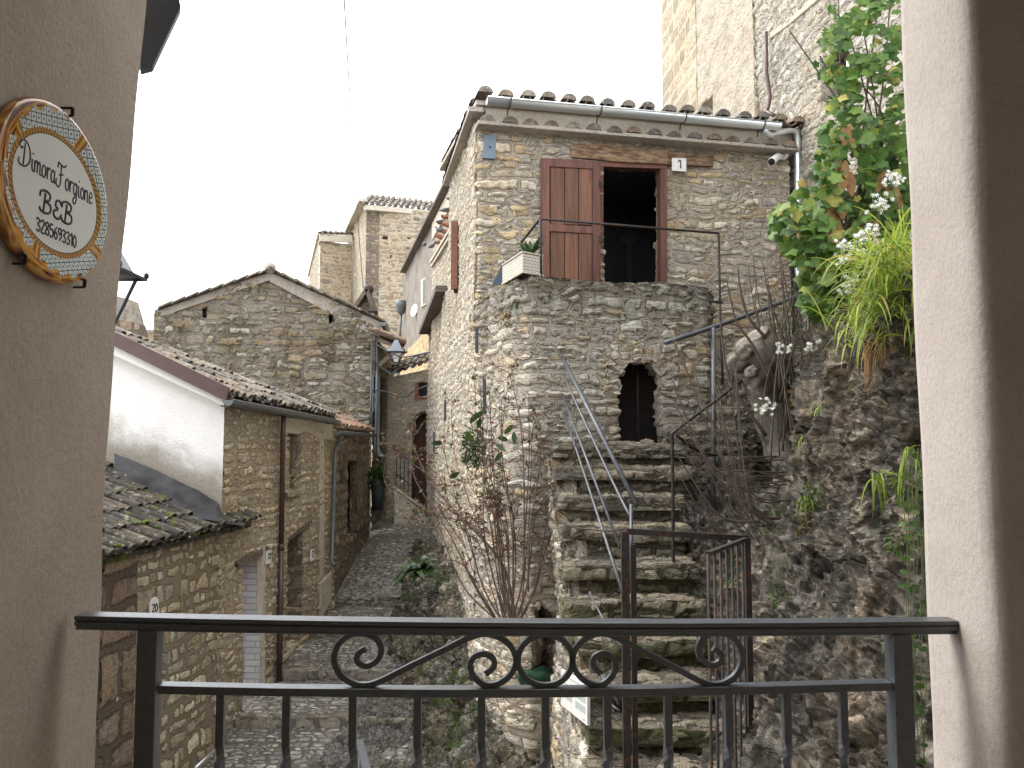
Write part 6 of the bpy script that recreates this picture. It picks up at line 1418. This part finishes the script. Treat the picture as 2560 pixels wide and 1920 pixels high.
# cast iron plant by the lane
AP = thing('broad_leaf_plant', 'clump of broad dark green leaves on the rock beside the lane', 'plant', PY(1050, 1420, 11.6))
m = MB()
for k in range(34):
    a = random.uniform(0, 2 * math.pi); c = PY(1052, 1425, 11.5) + rv(.06); simpleleaf(m, c, V((math.cos(a) * .9 - .2, math.sin(a) * .6 - .3, random.uniform(.25, 1.2))), V((math.cos(a), math.sin(a), -.8)), random.uniform(.3, .52), random.uniform(.06, .1), seg=6, droop=random.uniform(.3, .9))
m.build('leaves', M['mallow'] if False else M['darkleaf'], AP)
PP = thing('potted_plant', 'green plant in a dark pot at the corner of the dark gabled house', 'plant', PY(945, 1260, 16.4))
q = PY(944, 1262, 16.3); m = MB(); m.lathe([(.11, 0), (.15, .6), (.14, .61), (0, .55)], Matrix.Translation(V((q.x, q.y, q.z - .1))), 16); m.build('pot', M['dgrey'], PP)
m = MB()
for k in range(260): a = rv().normalized() * random.random() ** .5; simpleleaf(m, PY(944, 1195, 16.3) + V((a.x * .16, a.y * .16, a.z * .2)), a, rv(), .1, .06, seg=2)
m.build('leaves', M['fern'], PP)
# planter plants
AG = thing('agave', 'spiky dark green aloe in the cream planter', 'plant', PY(1325, 640, 8.2)); m = MB()
for k in range(22):
    a = random.uniform(0, 6.28); simpleleaf(m, PY(1328, 642, 8.25) + rv(.03), V((math.cos(a) * .8, math.sin(a) * .5, random.uniform(.35, 1.1))), V((math.cos(a), math.sin(a), -.6)), random.uniform(.14, .22), .05, seg=4, val=random.uniform(.2, 1))
m.build('leaves', M['darkleaf'], AG)
ON = thing('upright_leaves', 'slim upright green leaves at the left end of the planter', 'plant', PY(1272, 650, 8.4)); m = MB()
for k in range(12): blade(m, PY(1268 + k * 1.8, 652, 8.4), V((random.uniform(-.2, .2), 0, 1)), random.uniform(.2, .36), .014, .1, val=.2)
m.build('leaves', M['grass'], ON)
# moss cushions on the low roof
m = MB()
for px, py, r in ((292, 1262, .10), (305, 1278, .09), (330, 1318, .12), (300, 1322, .1), (352, 1330, .09), (300, 1374, .07), (375, 1308, .05), (410, 1302, .05), (480, 1296, .05), (350, 1352, .05), (415, 1335, .05), (440, 1302, .06), (500, 1292, .06)):
    d = ray(px, py); nrm_ = V((0, 1, 0)).cross(eup).normalized(); nrm_ = nrm_ if nrm_.z > 0 else -nrm_; k_ = (ev0 - V((0, 0, -.04))).dot(nrm_) / d.dot(nrm_); [m.blob(d * k_ + nrm_ * random.uniform(.045, .06) + V((random.gauss(0, r * .8), random.gauss(0, r * .8), 0)) - V((0, 0, 0)), r * random.uniform(.25, .55), (1, .8, .4), sub=2, amp=.6, fr=6) for _ in range(5)]
n = NT('moss'); g = n.geo(); n.bump(n.noise(g, 160, 3), .02); M['moss'] = n.fin(n.mix(n.noise(g, 45, 3), (.045, .075, .01), (.17, .21, .03)), .95)
tag(m.build('moss', M['moss']), 'bright green moss cushions on the low tiled roof', 'moss', kind='stuff')
# rubble of the cellar niche
m = MB(); q = PW(1340, 1690, LA, LB, -.05); m.blob(q, .16, (1.2, .8, .5), sub=3, amp=.4); tag(m.build('green_net', simple('dark_green_net', (.015, .05, .025), .9, 0, .3, 60)), 'bunched dark green netting in the wall niche', 'netting')
